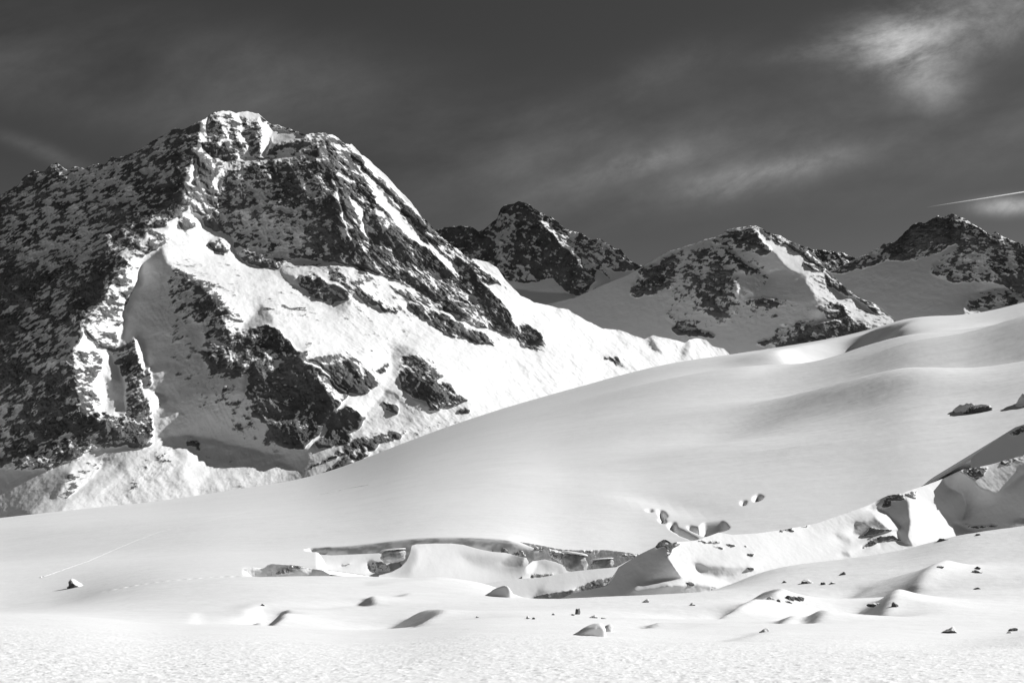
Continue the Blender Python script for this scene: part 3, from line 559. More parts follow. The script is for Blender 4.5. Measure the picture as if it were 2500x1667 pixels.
def base(D):  # plain slope between the lip and the foot of the long glacier slope
    t = (D - 175.0) / (330.0 - 175.0); return zl * (1 - t) + g0 * t
crev = W(590, 640, 1250, 1400); right = sstep(1230, 1330, XS)
hid = right * 6.0; crev2 = W(770, 830, 1560, 1640)
def floor_(D, k, m):
    return base(D) * (1 - m) + (zl - k) * m
C(180.0, floor_(180, 2.4, crev) - hid * .5, 16)
C(196.0, floor_(196, 3.2, crev) - hid, 14)
C(206.0, floor_(206, 2.6, crev2) - hid, 60)
C(250.0, floor_(250, 3.2, crev2) - hid, 40)
C(300.0, floor_(300, 3.2, crev2) - hid, 24)
C(326.0, floor_(326, 3.0, W(740, 800, 1560, 1640)) - hid, 16)
C(328.5, g0 - .05 - hid * .3, 60)
C(345.0, g0 + (hz - g0) * (15 / (hD - 330)) + .0, 300)
for q in (0.25, 0.5, 0.75, 0.93):
    Dq = 330 + (hD - 330) * q
    C(Dq, g0 + (hz - g0) * (q + .035 * math.sin(math.pi * q)), 130 if q < .9 else 40)
C(hD, hz, 20)
C(hD * 1.06, hz - 8, 8); C(hD * 1.25, hz - 90, 6); C(hD * 1.6, hz - 260, 2)
Ds, Zs, kk = [], [], []
for i, (D, z, r) in enumerate(curves[:-1]):
    D2, z2, _ = curves[i + 1]
    for j in range(r):
        t = j / r
        if i == 2: D_ = 1 / ((1 - t) / D + t / D2); t = (D_ - D) / (D2 - D)
        else: D_ = D + (D2 - D) * t
        Ds.append(D_); Zs.append(z + (z2 - z) * t); kk.append(i)
Ds.append(curves[-1][0]); Zs.append(curves[-1][1])
TD = np.array(Ds); TZ = np.array(Zs)
def blur_rows(A, s):
    r = int(3 * s); k = np.exp(-0.5 * (np.arange(-r, r + 1) / s) ** 2); k /= k.sum()
    q = np.pad(A, ((r, r), (0, 0)), mode='edge'); o = np.zeros_like(A)
    for i, w in enumerate(k): o += w * q[i:i + A.shape[0]]
    return o
# soften the joins (snow is round), but keep the crevasse lips crisp
detrend = TZ
sm1 = blur_rows(TZ, 16) - blur_rows(TD, 16) * 0; sm2 = blur_rows(TZ, 3)
keep = sstep(172, 180, TD) * (1 - sstep(333, 350, TD)) * (W(520, 640, 1600, 1650)[None, :])
TZ = sm1 * (1 - keep) + sm2 * keep
TDs = blur_rows(TD, 16) * (1 - keep) + blur_rows(TD, 3) * keep; TD = TDs
TX = U[None, :] * TD
TY = TD
SLOPES = [
 ([(2020, 872), (2030, 861), (2069, 842), (2133, 826), (2228, 804), (2330, 795), (2270, 820), (2200, 848), (2117, 861), (2069, 876)], 0.46, 2),
 ([(1880, 884), (2000, 838), (2150, 803), (2250, 788), (2232, 803), (2133, 824), (2069, 840), (2020, 866), (1950, 890)], -.55, 2.5),
 ([(1960, 890), (1980, 860), (2100, 812), (2340, 785), (2330, 800), (2200, 850), (2050, 885)], 0.12, 4),
 ([(1900, 868), (1960, 872), (2010, 885), (2040, 893), (1990, 896), (1940, 890)], -0.27, 3),
 ([(1770, 887), (1800, 880), (1860, 882), (1870, 897), (1800, 905)], 0.20, 4),
 ([(2040, 893), (2200, 856), (2400, 822), (2950, 730), (2950, 750), (2400, 838), (2200, 872)], -0.24, 3),
 ([(1900, 962), (2000, 930), (2200, 885), (2950, 800), (2950, 850), (2300, 918), (2100, 940), (1950, 972)], 0.19, 5),
 ([(1760, 944), (1940, 903), (2030, 893), (1960, 918), (1800, 955)], -0.26, 3),
 ([(1940, 992), (2100, 957), (2300, 935), (2950, 850), (2950, 870), (2250, 952), (2050, 978)], -0.24, 3),
 ([(1765, 1062), (1850, 1025), (1950, 1000), (2060, 988), (2170, 998), (2060, 1030), (1900, 1052), (1800, 1078)], 0.34, 4),
 ([(2060, 988), (2250, 968), (2400, 972), (2200, 1012)], 0.14, 5),
 ([(1740, 1095), (1900, 1076), (2000, 1068), (1800, 1112)], -0.17, 4),
 ([(1850, 1112), (1980, 1092), (1995, 1130), (1880, 1145)], 0.14, 5),
 ([(1300, 1140), (1400, 1160), (1500, 1200), (1440, 1210), (1300, 1170)], -0.10, 4),
 ([(1490, 1212), (1600, 1232), (1700, 1262), (1725, 1284), (1640, 1266), (1560, 1242)], -0.34, 1.5),
 ([(1530, 1212), (1660, 1235), (1770, 1262), (1810, 1290), (1720, 1266), (1640, 1240)], 0.31, 2),
 ([(-100, 1300), (300, 1290), (600, 1310), (300, 1360), (-100, 1380)], 0.07, 6),
 ([(2250, 960), (2420, 950), (2420, 975), (2270, 985)], -0.10, 4),
]
NEAR = [
 ([(2010, 1448), (2108, 1425), (2246, 1408), (2298, 1399), (2309, 1405), (2257, 1431), (2232, 1443), (2137, 1442), (2022, 1449)], 0.94, 1.5),
 ([(1900, 1440), (2010, 1438), (2110, 1420), (2100, 1440), (2000, 1452), (1880, 1455)], .18, 4),
 ([(1734, 1489), (1771, 1478), (1850, 1474), (1910, 1480), (1887, 1487), (1850, 1488), (1800, 1498), (1745, 1504), (1737, 1499)], 1.00, 1.0),
 ([(1690, 1485), (1740, 1482), (1750, 1500), (1700, 1498)], .15, 3),
 ([(2074, 1494), (2108, 1480), (2188, 1474), (2192, 1486), (2155, 1506), (2103, 1504)], 1.00, 1.0),
 ([(1990, 1496), (2050, 1488), (2110, 1480), (2090, 1491), (2040, 1495)], 0.62, 1.0),
 ([(2190, 1488), (2250, 1495), (2330, 1498), (2260, 1508), (2160, 1510)], .2, 3),
 ([(1868, 1515), (1900, 1510), (1935, 1511), (1905, 1520), (1873, 1520)], 0.88, .8), ([(1963, 1515), (1975, 1508), (2000, 1513), (2008, 1518), (1985, 1522), (1966, 1519)], 0.88, .8),
 ([(1570, 1524), (1590, 1519), (1598, 1525), (1582, 1531)], 0.75, .8), ([(1600, 1520), (1700, 1520), (1740, 1532), (1640, 1535)], .12, 3),
 ([(1770, 1556), (1830, 1545), (1885, 1539), (1845, 1549), (1790, 1558)], .45, 1.2),
 ([(930, 1522), (1000, 1512), (1080, 1515), (1040, 1524), (1011, 1529), (990, 1523)], 0.75, 1.2),
 ([(874, 1468), (890, 1462), (904, 1464), (918, 1481), (890, 1477)], 0.88, .8), ([(800, 1478), (850, 1468), (880, 1470), (880, 1478), (800, 1486)], .15, 2),
 ([(960, 1451), (1003, 1448), (985, 1456)], .4, 1), ([(880, 1418), (930, 1411), (980, 1408), (1080, 1408), (1060, 1418), (960, 1424), (900, 1430)], .12, 2),
 ([(655, 1518), (682, 1490), (697, 1487), (703, 1500), (690, 1517), (664, 1524)], 1.00, .8), ([(598, 1492), (640, 1478), (646, 1500), (636, 1517), (606, 1508)], -.35, 1.5),
 ([(603, 1506), (632, 1508), (634, 1516), (612, 1514)], 0.88, .8), ([(465, 1520), (473, 1500), (488, 1494), (486, 1519)], -.3, 1.2),
 ([(0, 1496), (250, 1452), (520, 1414), (700, 1440), (560, 1490), (200, 1497)], .07, 8), ([(560, 1480), (600, 1472), (650, 1470), (600, 1490), (570, 1500)], .15, 3),
 ([(2340, 1562), (2500, 1528), (2700, 1510), (2700, 1560), (2500, 1576), (2400, 1575)], .22, 4),
 ([(2250, 1430), (2350, 1420), (2500, 1410), (2700, 1400), (2700, 1425), (2450, 1435), (2300, 1440)], .15, 4),
 ([(1300, 1480), (1400, 1500), (1200, 1500), (1100, 1480)], -.03, 6),
 ([(1850, 1395), (2000, 1375), (2200, 1345), (2500, 1290), (2700, 1260), (2700, 1290), (2500, 1320), (2200, 1365), (1950, 1400)], .06, 4),
]
# place features in the world through the base surface
PY = HOR - TZ / TD * F     # image row of each vertex of the plain surface
def at_pix(px, py, Dmin=15, Dmax=2000):
    """world point of the terrain first met along the ray through a photo pixel"""
    c = int(np.argmin(np.abs(XS - px))); col = PY[:, c]; D = TD[:, c]
    ok = (D > Dmin) & (D < Dmax)
    idx = np.where(ok & (col <= py))[0]
    i = idx[0] if len(idx) else np.where(ok)[0][-1]
    return Vector((U[c] * D[i], D[i], TZ[i, c]))
def mound(px, py, rx, ry, h, rot=0.0, skew=0.0, p=2.0, D=None):
    """snow hump: rx, ry in metres; skew>0 steepens the left side"""
    w = at_pix(px, py)
    m = 3.2 * max(rx, ry); rows_ = np.where((TD.min(1) < w.y + m) & (TD.max(1) > w.y - m))[0]; r = slice(rows_[0], rows_[-1] + 1)
    dx = TX[r] - w.x; dy = TY[r] - w.y; c, s = math.cos(R(rot)), math.sin(R(rot))
    a = (dx * c + dy * s) / rx; b = (-dx * s + dy * c) / ry
    a = np.where(a < 0, a * (1 + skew), a)
    TZ[r] += h * np.exp(-(np.abs(a) ** p + np.abs(b) ** 2))
def swell(pts, wf, wb, h, taper=.25):
    """long snow swell following a line of photo points; wf/wb: width on the near and far side (m)"""
    global TZ
    w = [at_pix(*p) for p in pts]
    best = np.full(TX.shape, 1e9); side = np.zeros(TX.shape); along = np.zeros(TX.shape)
    L = [0]
    for p, q in zip(w[:-1], w[1:]): L.append(L[-1] + math.hypot(q.x - p.x, q.y - p.y))
    for i, (p, q) in enumerate(zip(w[:-1], w[1:])):
        ex, ey = q.x - p.x, q.y - p.y; ll = ex * ex + ey * ey
        t = np.clip(((TX - p.x) * ex + (TY - p.y) * ey) / ll, 0, 1)
        dx = TX - p.x - t * ex; dy = TY - p.y - t * ey; d = np.sqrt(dx * dx + dy * dy)
        m = d < best; best = np.where(m, d, best)
        side = np.where(m, (ex * dy - ey * dx) / math.sqrt(ll) / np.maximum(d, 1e-3), side); along = np.where(m, (L[i] + t * (L[i + 1] - L[i])) / L[-1], along)
    wd = wf + (wb - wf) * (0.5 + 0.5 * np.clip(side, -1, 1))
    TZ = TZ + h * np.exp(-(best / wd) ** 2) * sstep(0, taper, along) * (1 - sstep(1 - taper, 1, along))
0 and swell([(2180, 772), (2300, 768), (2450, 752), (2600, 714), (3050, 620)], 60, 80, 10, .1)
# long undulations of the glacier: how much each stretch rises (+) or falls (-) towards the sun
G_X, G_Y = np.meshgrid(np.arange(-500, 1500, 4.0), np.arange(250, 1800, 4.0))
gpx = CX + F * G_X / G_Y
gt = (G_Y - 330) / np.maximum(np.interp(gpx, XS, hD) - 330, 1); gg = np.interp(gpx, XS, g0); gz_ = gg + (np.interp(gpx, XS, hz) - gg) * gt
gpy = HOR - gz_ / G_Y * F
gs = np.zeros_like(G_X)
gwx = 14 * fbm(G_X / 60, G_Y / 60, G_X * 0, 3); gwy = 5 * fbm(G_X / 60 + 9, G_Y / 60, G_X * 0, 3)
for poly, v_, bl in SLOPES:
    m = inpoly(poly, gpx + gwx, gpy + gwy).astype(float); m = blur(m, bl)
    gs += v_ * 1.25 * m
def solve_dir(s, dx, dy, w2, lam):
    s = np.pad(s, 120); H, Wd = s.shape
    kx = 2 * np.pi * np.fft.fftfreq(Wd)[None, :]; ky = 2 * np.pi * np.fft.fftfreq(H)[:, None]
    ks = kx * dx + ky * dy; kt = -kx * dy + ky * dx
    return np.fft.ifft2(-1j * ks * np.fft.fft2(s) / (ks ** 2 + w2 * kt ** 2 + lam)).real[120:-120, 120:-120]
gh = solve_dir(gs * 4.0, math.cos(SUN_AZ), math.sin(SUN_AZ), .25, 4e-4)
gh = np.where(gh > 0, np.where(G_Y > 850, 5 * np.tanh(gh / 5), gh), gh)
print('undulation', gh.min(), gh.max())
TZ = TZ + bilin(gh, (TX + 500) / 4, (TY - 250) / 4) * sstep(338, 380, TD) * (1 - sstep(-330, -90, TD - hD[None, :]))
# near drifts, the same way
N_X, N_Y = np.meshgrid(np.arange(-70, 160, .35), np.arange(25, 320, .35))
npx = CX + F * N_X / N_Y; ncol = np.interp(npx, XS, np.arange(n)); nrow = np.interp(N_Y, TD[:, n // 2], np.arange(len(TD)))
npy_ = bilin(HOR - TZ / TD * F, ncol, nrow); ns = np.zeros_like(N_X)
nwx = 5 * fbm(N_X / 4, N_Y / 4, N_X * 0, 4); nwy = 1.5 * fbm(N_X / 4 + 9, N_Y / 4, N_X * 0, 4)
for poly, v_, bl in NEAR: ns += v_ * blur(inpoly(poly, npx + nwx, npy_ + nwy).astype(float), bl)
nh = solve_dir(ns * .35, math.cos(SUN_AZ), math.sin(SUN_AZ), .2, 2.6e-3)
print('drifts', nh.min(), nh.max())
TZ = TZ + bilin(nh, (TX + 70) / .35, (TY - 25) / .35) * sstep(28, 40, TD) * (1 - sstep(290, 315, TD))
for i_ in range(46):          # a line of old footprints on the crest
    t_ = i_ / 45; x_ = 248 + (640 - 248) * t_ + 3 * math.sin(i_ * 2.1); mound(x_, interp([(250, 1443), (330, 1427), (400, 1416), (480, 1409), (520, 1406), (640, 1405)], x_) + 1.2, .32, .5, -.13 if i_ % 3 else .05)
def ground_z(x, y):
    c_ = int(round(float(np.interp(CX + F * x / y, XS, np.arange(n))))); return float(np.interp(y, TD[:, c_], TZ[:, c_]))
def pit(poly, depth, soft=1.5):
    """snow fallen in: lowers the ground inside an outline given where it lies on the plain surface"""
    global TZ
    PYn = HOR - TZ / TD * F; ps = [p[0] for p in poly]; c0 = np.searchsorted(XS, min(ps) - 15); c1 = np.searchsorted(XS, max(ps) + 15)
    m = inpoly(poly, np.broadcast_to(XS[c0:c1], PYn[:, c0:c1].shape), PYn[:, c0:c1]) & (TD[:, c0:c1] > 25)
    if not m.any(): return
    r = np.where(m.any(1))[0]; r0 = max(0, r[0] - 8); r1 = min(len(TZ), r[-1] + 9)
    TZ[r0:r1, c0:c1] -= depth * blur(m[r0:r1].astype(float), soft)
for p, d in (([(1577, 1243), (1590, 1241), (1594, 1249), (1582, 1247)], 1.0), ([(1608, 1243), (1618, 1247), (1627, 1260), (1618, 1263), (1610, 1252)], 2.5),
             ([(1609, 1267), (1618, 1265), (1625, 1272), (1620, 1276)], 2.0), ([(1633, 1280), (1645, 1274), (1650, 1288), (1675, 1300), (1702, 1315), (1690, 1316), (1660, 1302), (1640, 1290)], 3.0),
             ([(1678, 1283), (1708, 1292), (1720, 1278), (1745, 1275), (1762, 1274), (1777, 1288), (1750, 1296), (1722, 1306), (1700, 1296)], 8.0),
             ([(1842, 1213), (1850, 1207), (1860, 1212), (1850, 1221), (1843, 1222)], 4.0), ([(1812, 1222), (1820, 1222), (1818, 1232), (1812, 1230)], 2.0),
             ([(757, 1337), (805, 1336), (795, 1347), (762, 1346)], 1.6)):
    pit(p, d)
# near humps on the right-hand slope
# wind hollows
for a in ((630, 1505, 2.0, 2.0, -.4), (680, 1505, 2.0, 2.0, -.4)):
    mound(a[0], a[1], a[2], a[3], a[4], rot=10, skew=-.2)
# snow texture: drifts, sastrugi, crust
c, s = math.cos(R(12)), math.sin(R(12))
ax = TX * c + TY * s; ay = -TX * s + TY * c
o = TX * 0
TZ = TZ + 1.0 * fbm(ax / 160, ay / 60, o + 1.5, 4) * sstep(340, 500, TD)
TZ = TZ + 0.22 * fbm(ax / 22, ay / 9, o + 3.5, 4) * sstep(80, 120, TD) * (1 - sstep(250, 500, TD)) * (0.35 + .65 * sstep(1200, 1500, XS))
TZ = TZ + 0.12 * fbm(ax / 9, ay / 3.5, o + 3.5, 4) * sstep(20, 40, TD)
TZ = TZ + 0.7 * fbm(ax / 60, ay / 14, o + 6.5, 5, .6) * sstep(345, 500, TD) * (.4 + .6 * sstep(1500, 1900, XS))
TZ = TZ + 0.035 * fbm(ax / 1.6, ay / .7, o + 7.5, 4) * sstep(40, 90, TD) * (1 - sstep(250, 420, TD)) * (0.4 + .8 * sstep(1300, 1500, XS))
crust = 1 - sstep(26, 60, TD + 6 * fbm(TX / 6, TY / 6, o, 2))
TZ = TZ + crust * (0.045 * fbm(ax / .55, ay / .35, o + 2.5, 5, .65) * (.6 + .8 * np.clip(fbm(ax / 5, ay / 2, o + 5.5, 3) + .4, 0, 1)) + 0.05 * np.clip(fbm(ax / .30, ay / .2, o + 9.5, 3), 0, 1))
PY = HOR - TZ / TD * F
TP = np.stack([TX, TY, TZ], -1)

def snow_material():
    m = bpy.data.materials.new('wind_packed_snow'); m.use_nodes = True; t = m.node_tree; L = t.links.new
    bs = t.nodes['Principled BSDF']; bs.inputs['Roughness'].default_value = 0.7
    bs.inputs['Specular IOR Level'].default_value = 0.25
    geo = N('ShaderNodeNewGeometry', t)
    at = N('ShaderNodeAttribute', t); at.attribute_name = 'rock'
    n1 = N('ShaderNodeTexNoise', t); n1.inputs['Scale'].default_value = .05; n1.inputs['Detail'].default_value = 8
    L(geo.outputs['Position'], n1.inputs['Vector'])
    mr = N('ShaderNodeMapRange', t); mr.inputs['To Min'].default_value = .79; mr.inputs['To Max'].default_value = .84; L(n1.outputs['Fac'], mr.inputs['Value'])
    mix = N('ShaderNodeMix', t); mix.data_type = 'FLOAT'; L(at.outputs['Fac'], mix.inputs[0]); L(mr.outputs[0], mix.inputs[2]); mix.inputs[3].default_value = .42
    cc = N('ShaderNodeCombineColor', t)
    for i in range(3): L(mix.outputs[0], cc.inputs[i])
    L(cc.outputs[0], bs.inputs['Base Color'])
    mp = N('ShaderNodeMapping', t); mp.inputs['Scale'].default_value = (.6, 1.6, 1.2); mp.inputs['Rotation'].default_value = (0, 0, R(-12)); L(geo.outputs['Position'], mp.inputs['Vector'])
    n2 = N('ShaderNodeTexNoise', t); n2.inputs['Scale'].default_value = 1.2; n2.inputs['Detail'].default_value = 9; n2.inputs['Roughness'].default_value = .6
    L(mp.outputs[0], n2.inputs['Vector'])
    bp = N('ShaderNodeBump', t); bp.inputs['Distance'].default_value = .12; bp.inputs['Strength'].default_value = .5
    L(n2.outputs['Fac'], bp.inputs['Height']); L(bp.outputs[0], bs.inputs['Normal'])
    return m
MAT_SNOW = snow_material()
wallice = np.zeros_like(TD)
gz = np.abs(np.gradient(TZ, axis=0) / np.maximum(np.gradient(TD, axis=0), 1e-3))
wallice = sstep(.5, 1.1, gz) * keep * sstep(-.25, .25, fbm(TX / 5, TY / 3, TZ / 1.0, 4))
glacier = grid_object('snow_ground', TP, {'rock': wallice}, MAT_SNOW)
glacier['kind'] = 'structure'


# ------------------------------------------------------------------ banks, walls and the moraine ridge
kw = dict(step=1.5, lam=2e-6, snowamp=.15)
def bank(name, x0, x1, crest, bottom, D, a0, b0, paints, mat=None, **k):
    q = dict(kw); q.update(dict(amp=.0018, nscale=1 / 7.0, jag=2.4, warp=2.0, backdrop=.15)); q.update(k)
    cx = (x0 + x1) / 2
    return relief(name, x0, x1, crest, bottom, D, (cx, interp(bottom, cx)), a0, b0, paints, mat or MAT_ICE, **q)
bank('ice_wall', 742, 1640, [(742, 1350), (758, 1340), (833, 1334), (913, 1327), (979, 1317), (1045, 1312), (1077, 1311), (1176, 1314), (1257, 1320), (1315, 1329), (1361, 1339), (1401, 1342), (1481, 1342), (1515, 1346), (1558, 1352), (1640, 1370)],
     [(742, 1380), (1000, 1380), (1640, 1440)], 326, -.05, .5, [
     ([(742, 1330), (1010, 1310), (1020, 1345), (742, 1385)], .15, .75, .05, 8),
     ([(1117, 1315), (1150, 1320), (1172, 1338), (1150, 1340), (1120, 1330)], .0, .4, .7, 1.5),
     ([(1195, 1333), (1226, 1328), (1237, 1342), (1289, 1345), (1292, 1356), (1275, 1360), (1243, 1352), (1195, 1346)], 0, .4, .8, 1.5),
     ([(1307, 1336), (1332, 1338), (1325, 1342), (1308, 1341)], 0, .4, .7, 1), ([(1338, 1340), (1387, 1352), (1390, 1370), (1365, 1368), (1342, 1352)], 0, .4, .62, 1.5),
     ([(960, 1323), (990, 1321), (984, 1326), (960, 1327)], 0, .4, .6, 1), ([(838, 1336), (880, 1345), (900, 1350), (860, 1348), (838, 1342)], -.5, .3, .75, 1),
     ([(1419, 1344), (1445, 1345), (1440, 1350), (1422, 1348)], 0, .4, .7, 1),
     ([(1500, 1352), (1560, 1354), (1550, 1360), (1510, 1358)], 0, .4, .5, 1),
     ([(1450, 1343), (1500, 1345), (1540, 1355), (1480, 1362), (1440, 1355)], -.3, .8, .1, 4)], amp=.010, jag=4)
bank('snow_bank', 770, 1000, [(770, 1353), (810, 1355), (880, 1352), (925, 1350), (950, 1359), (968, 1362), (975, 1370), (980, 1382), (1000, 1405)], [(770, 1410), (1000, 1415)], 300, .15, 1.7, [
     ([(898, 1372), (905, 1367), (940, 1370), (952, 1380), (955, 1392), (925, 1396), (903, 1396), (905, 1385)], -.7, .6, .25, 1.2),
     ([(915, 1371), (935, 1372), (950, 1384), (940, 1378), (920, 1376)], -.7, .2, .95, 1), ([(945, 1362), (968, 1366), (978, 1380), (965, 1392), (955, 1380)], -.2, 1.2, .1, 3),  # strip in the hollow: dark colour adds to its shade
     ([(830, 1378), (858, 1375), (845, 1380), (835, 1381)], -.6, .6, .5, 1), ([(765, 1385), (800, 1384), (795, 1396), (780, 1398)], -.5, .6, .6, 1.5)])
bank('snow_dome', 925, 1312, [(925, 1404), (955, 1396), (978, 1384), (993, 1368), (1001, 1350), (1005, 1331), (1015, 1328), (1060, 1326), (1100, 1326), (1130, 1329), (1165, 1339), (1200, 1346), (1235, 1349), (1250, 1353), (1270, 1359), (1285, 1361), (1292, 1374), (1289, 1392), (1278, 1410), (1312, 1420)], [(925, 1420), (1312, 1430)], 290, .2, 1.8, [
     ([(1120, 1350), (1200, 1352), (1290, 1372), (1288, 1388), (1270, 1402), (1200, 1395), (1150, 1378)], -.15, 1.0, .0, 7),
     ([(1222, 1372), (1240, 1360), (1255, 1352), (1280, 1360), (1275, 1382), (1235, 1382)], -.6, .9, .05, 1.5),
     ([(920, 1410), (980, 1380), (1003, 1335), (1020, 1345), (1015, 1370), (1000, 1400)], -.25, 1.2, .0, 5)])
bank('snow_dome', 1275, 1440, [(1275, 1400), (1284, 1382), (1300, 1369), (1329, 1365), (1355, 1371), (1372, 1378), (1395, 1386), (1415, 1392), (1440, 1404)], [(1275, 1425), (1440, 1425)], 275, .15, 1.5, [
     ([(1285, 1380), (1300, 1369), (1315, 1372), (1300, 1400), (1285, 1400)], .7, 2, 0, 2), ([(1320, 1370), (1370, 1380), (1375, 1400), (1330, 1395)], -.2, 1.3, .0, 4),
     ([(1298, 1402), (1350, 1398), (1345, 1408), (1298, 1410)], -.3, .6, .6, 1.5)])
bank('ice_wall', 560, 805, [(560, 1408), (575, 1396), (599, 1388), (616, 1384), (632, 1389), (645, 1386), (654, 1378), (662, 1376), (695, 1378), (731, 1382), (764, 1388), (787, 1391), (805, 1402)], [(560, 1416), (805, 1416)], 198, -.15, .45, [
     ([(560, 1410), (575, 1396), (616, 1384), (632, 1389), (620, 1388), (590, 1398)], .6, 2, 0, 1.5), ([(705, 1381), (735, 1384), (728, 1388), (705, 1387)], -.4, .3, .75, 1),
     ([(740, 1386), (765, 1390), (755, 1396), (742, 1398), (730, 1392)], .6, 1.2, .1, 1.5), ([(650, 1392), (700, 1386), (720, 1398), (660, 1402)], -.5, .5, .35, 3)], amp=.010, jag=4, backdrop=.02)
bank('snow_bank', 1180, 1580, [(1180, 1424), (1210, 1419), (1266, 1412), (1315, 1410), (1401, 1394), (1458, 1388), (1504, 1384), (1540, 1365), (1580, 1345)], [(1180, 1470), (1580, 1480)], 215, .1, 1.5, [
     ([(1303, 1460), (1313, 1437), (1330, 1428), (1345, 1427), (1350, 1440), (1335, 1448)], -.1, 1.0, .0, 2),
     ([(1325, 1440), (1335, 1428), (1400, 1424), (1440, 1405), (1500, 1400), (1470, 1430), (1400, 1438), (1350, 1444)], .2, 1.6, .0, 3),
     ([(1410, 1433), (1440, 1420), (1470, 1412), (1510, 1402), (1505, 1410), (1480, 1434), (1450, 1440), (1400, 1446)], -.5, .4, .55, 1.5),
     ([(1296, 1462), (1325, 1450), (1345, 1447), (1380, 1442), (1420, 1441), (1400, 1450), (1370, 1465), (1340, 1470)], -.9, .1, 1.0, 1.2)])  # last entry is the cave mouth, its shade put in as dark colour

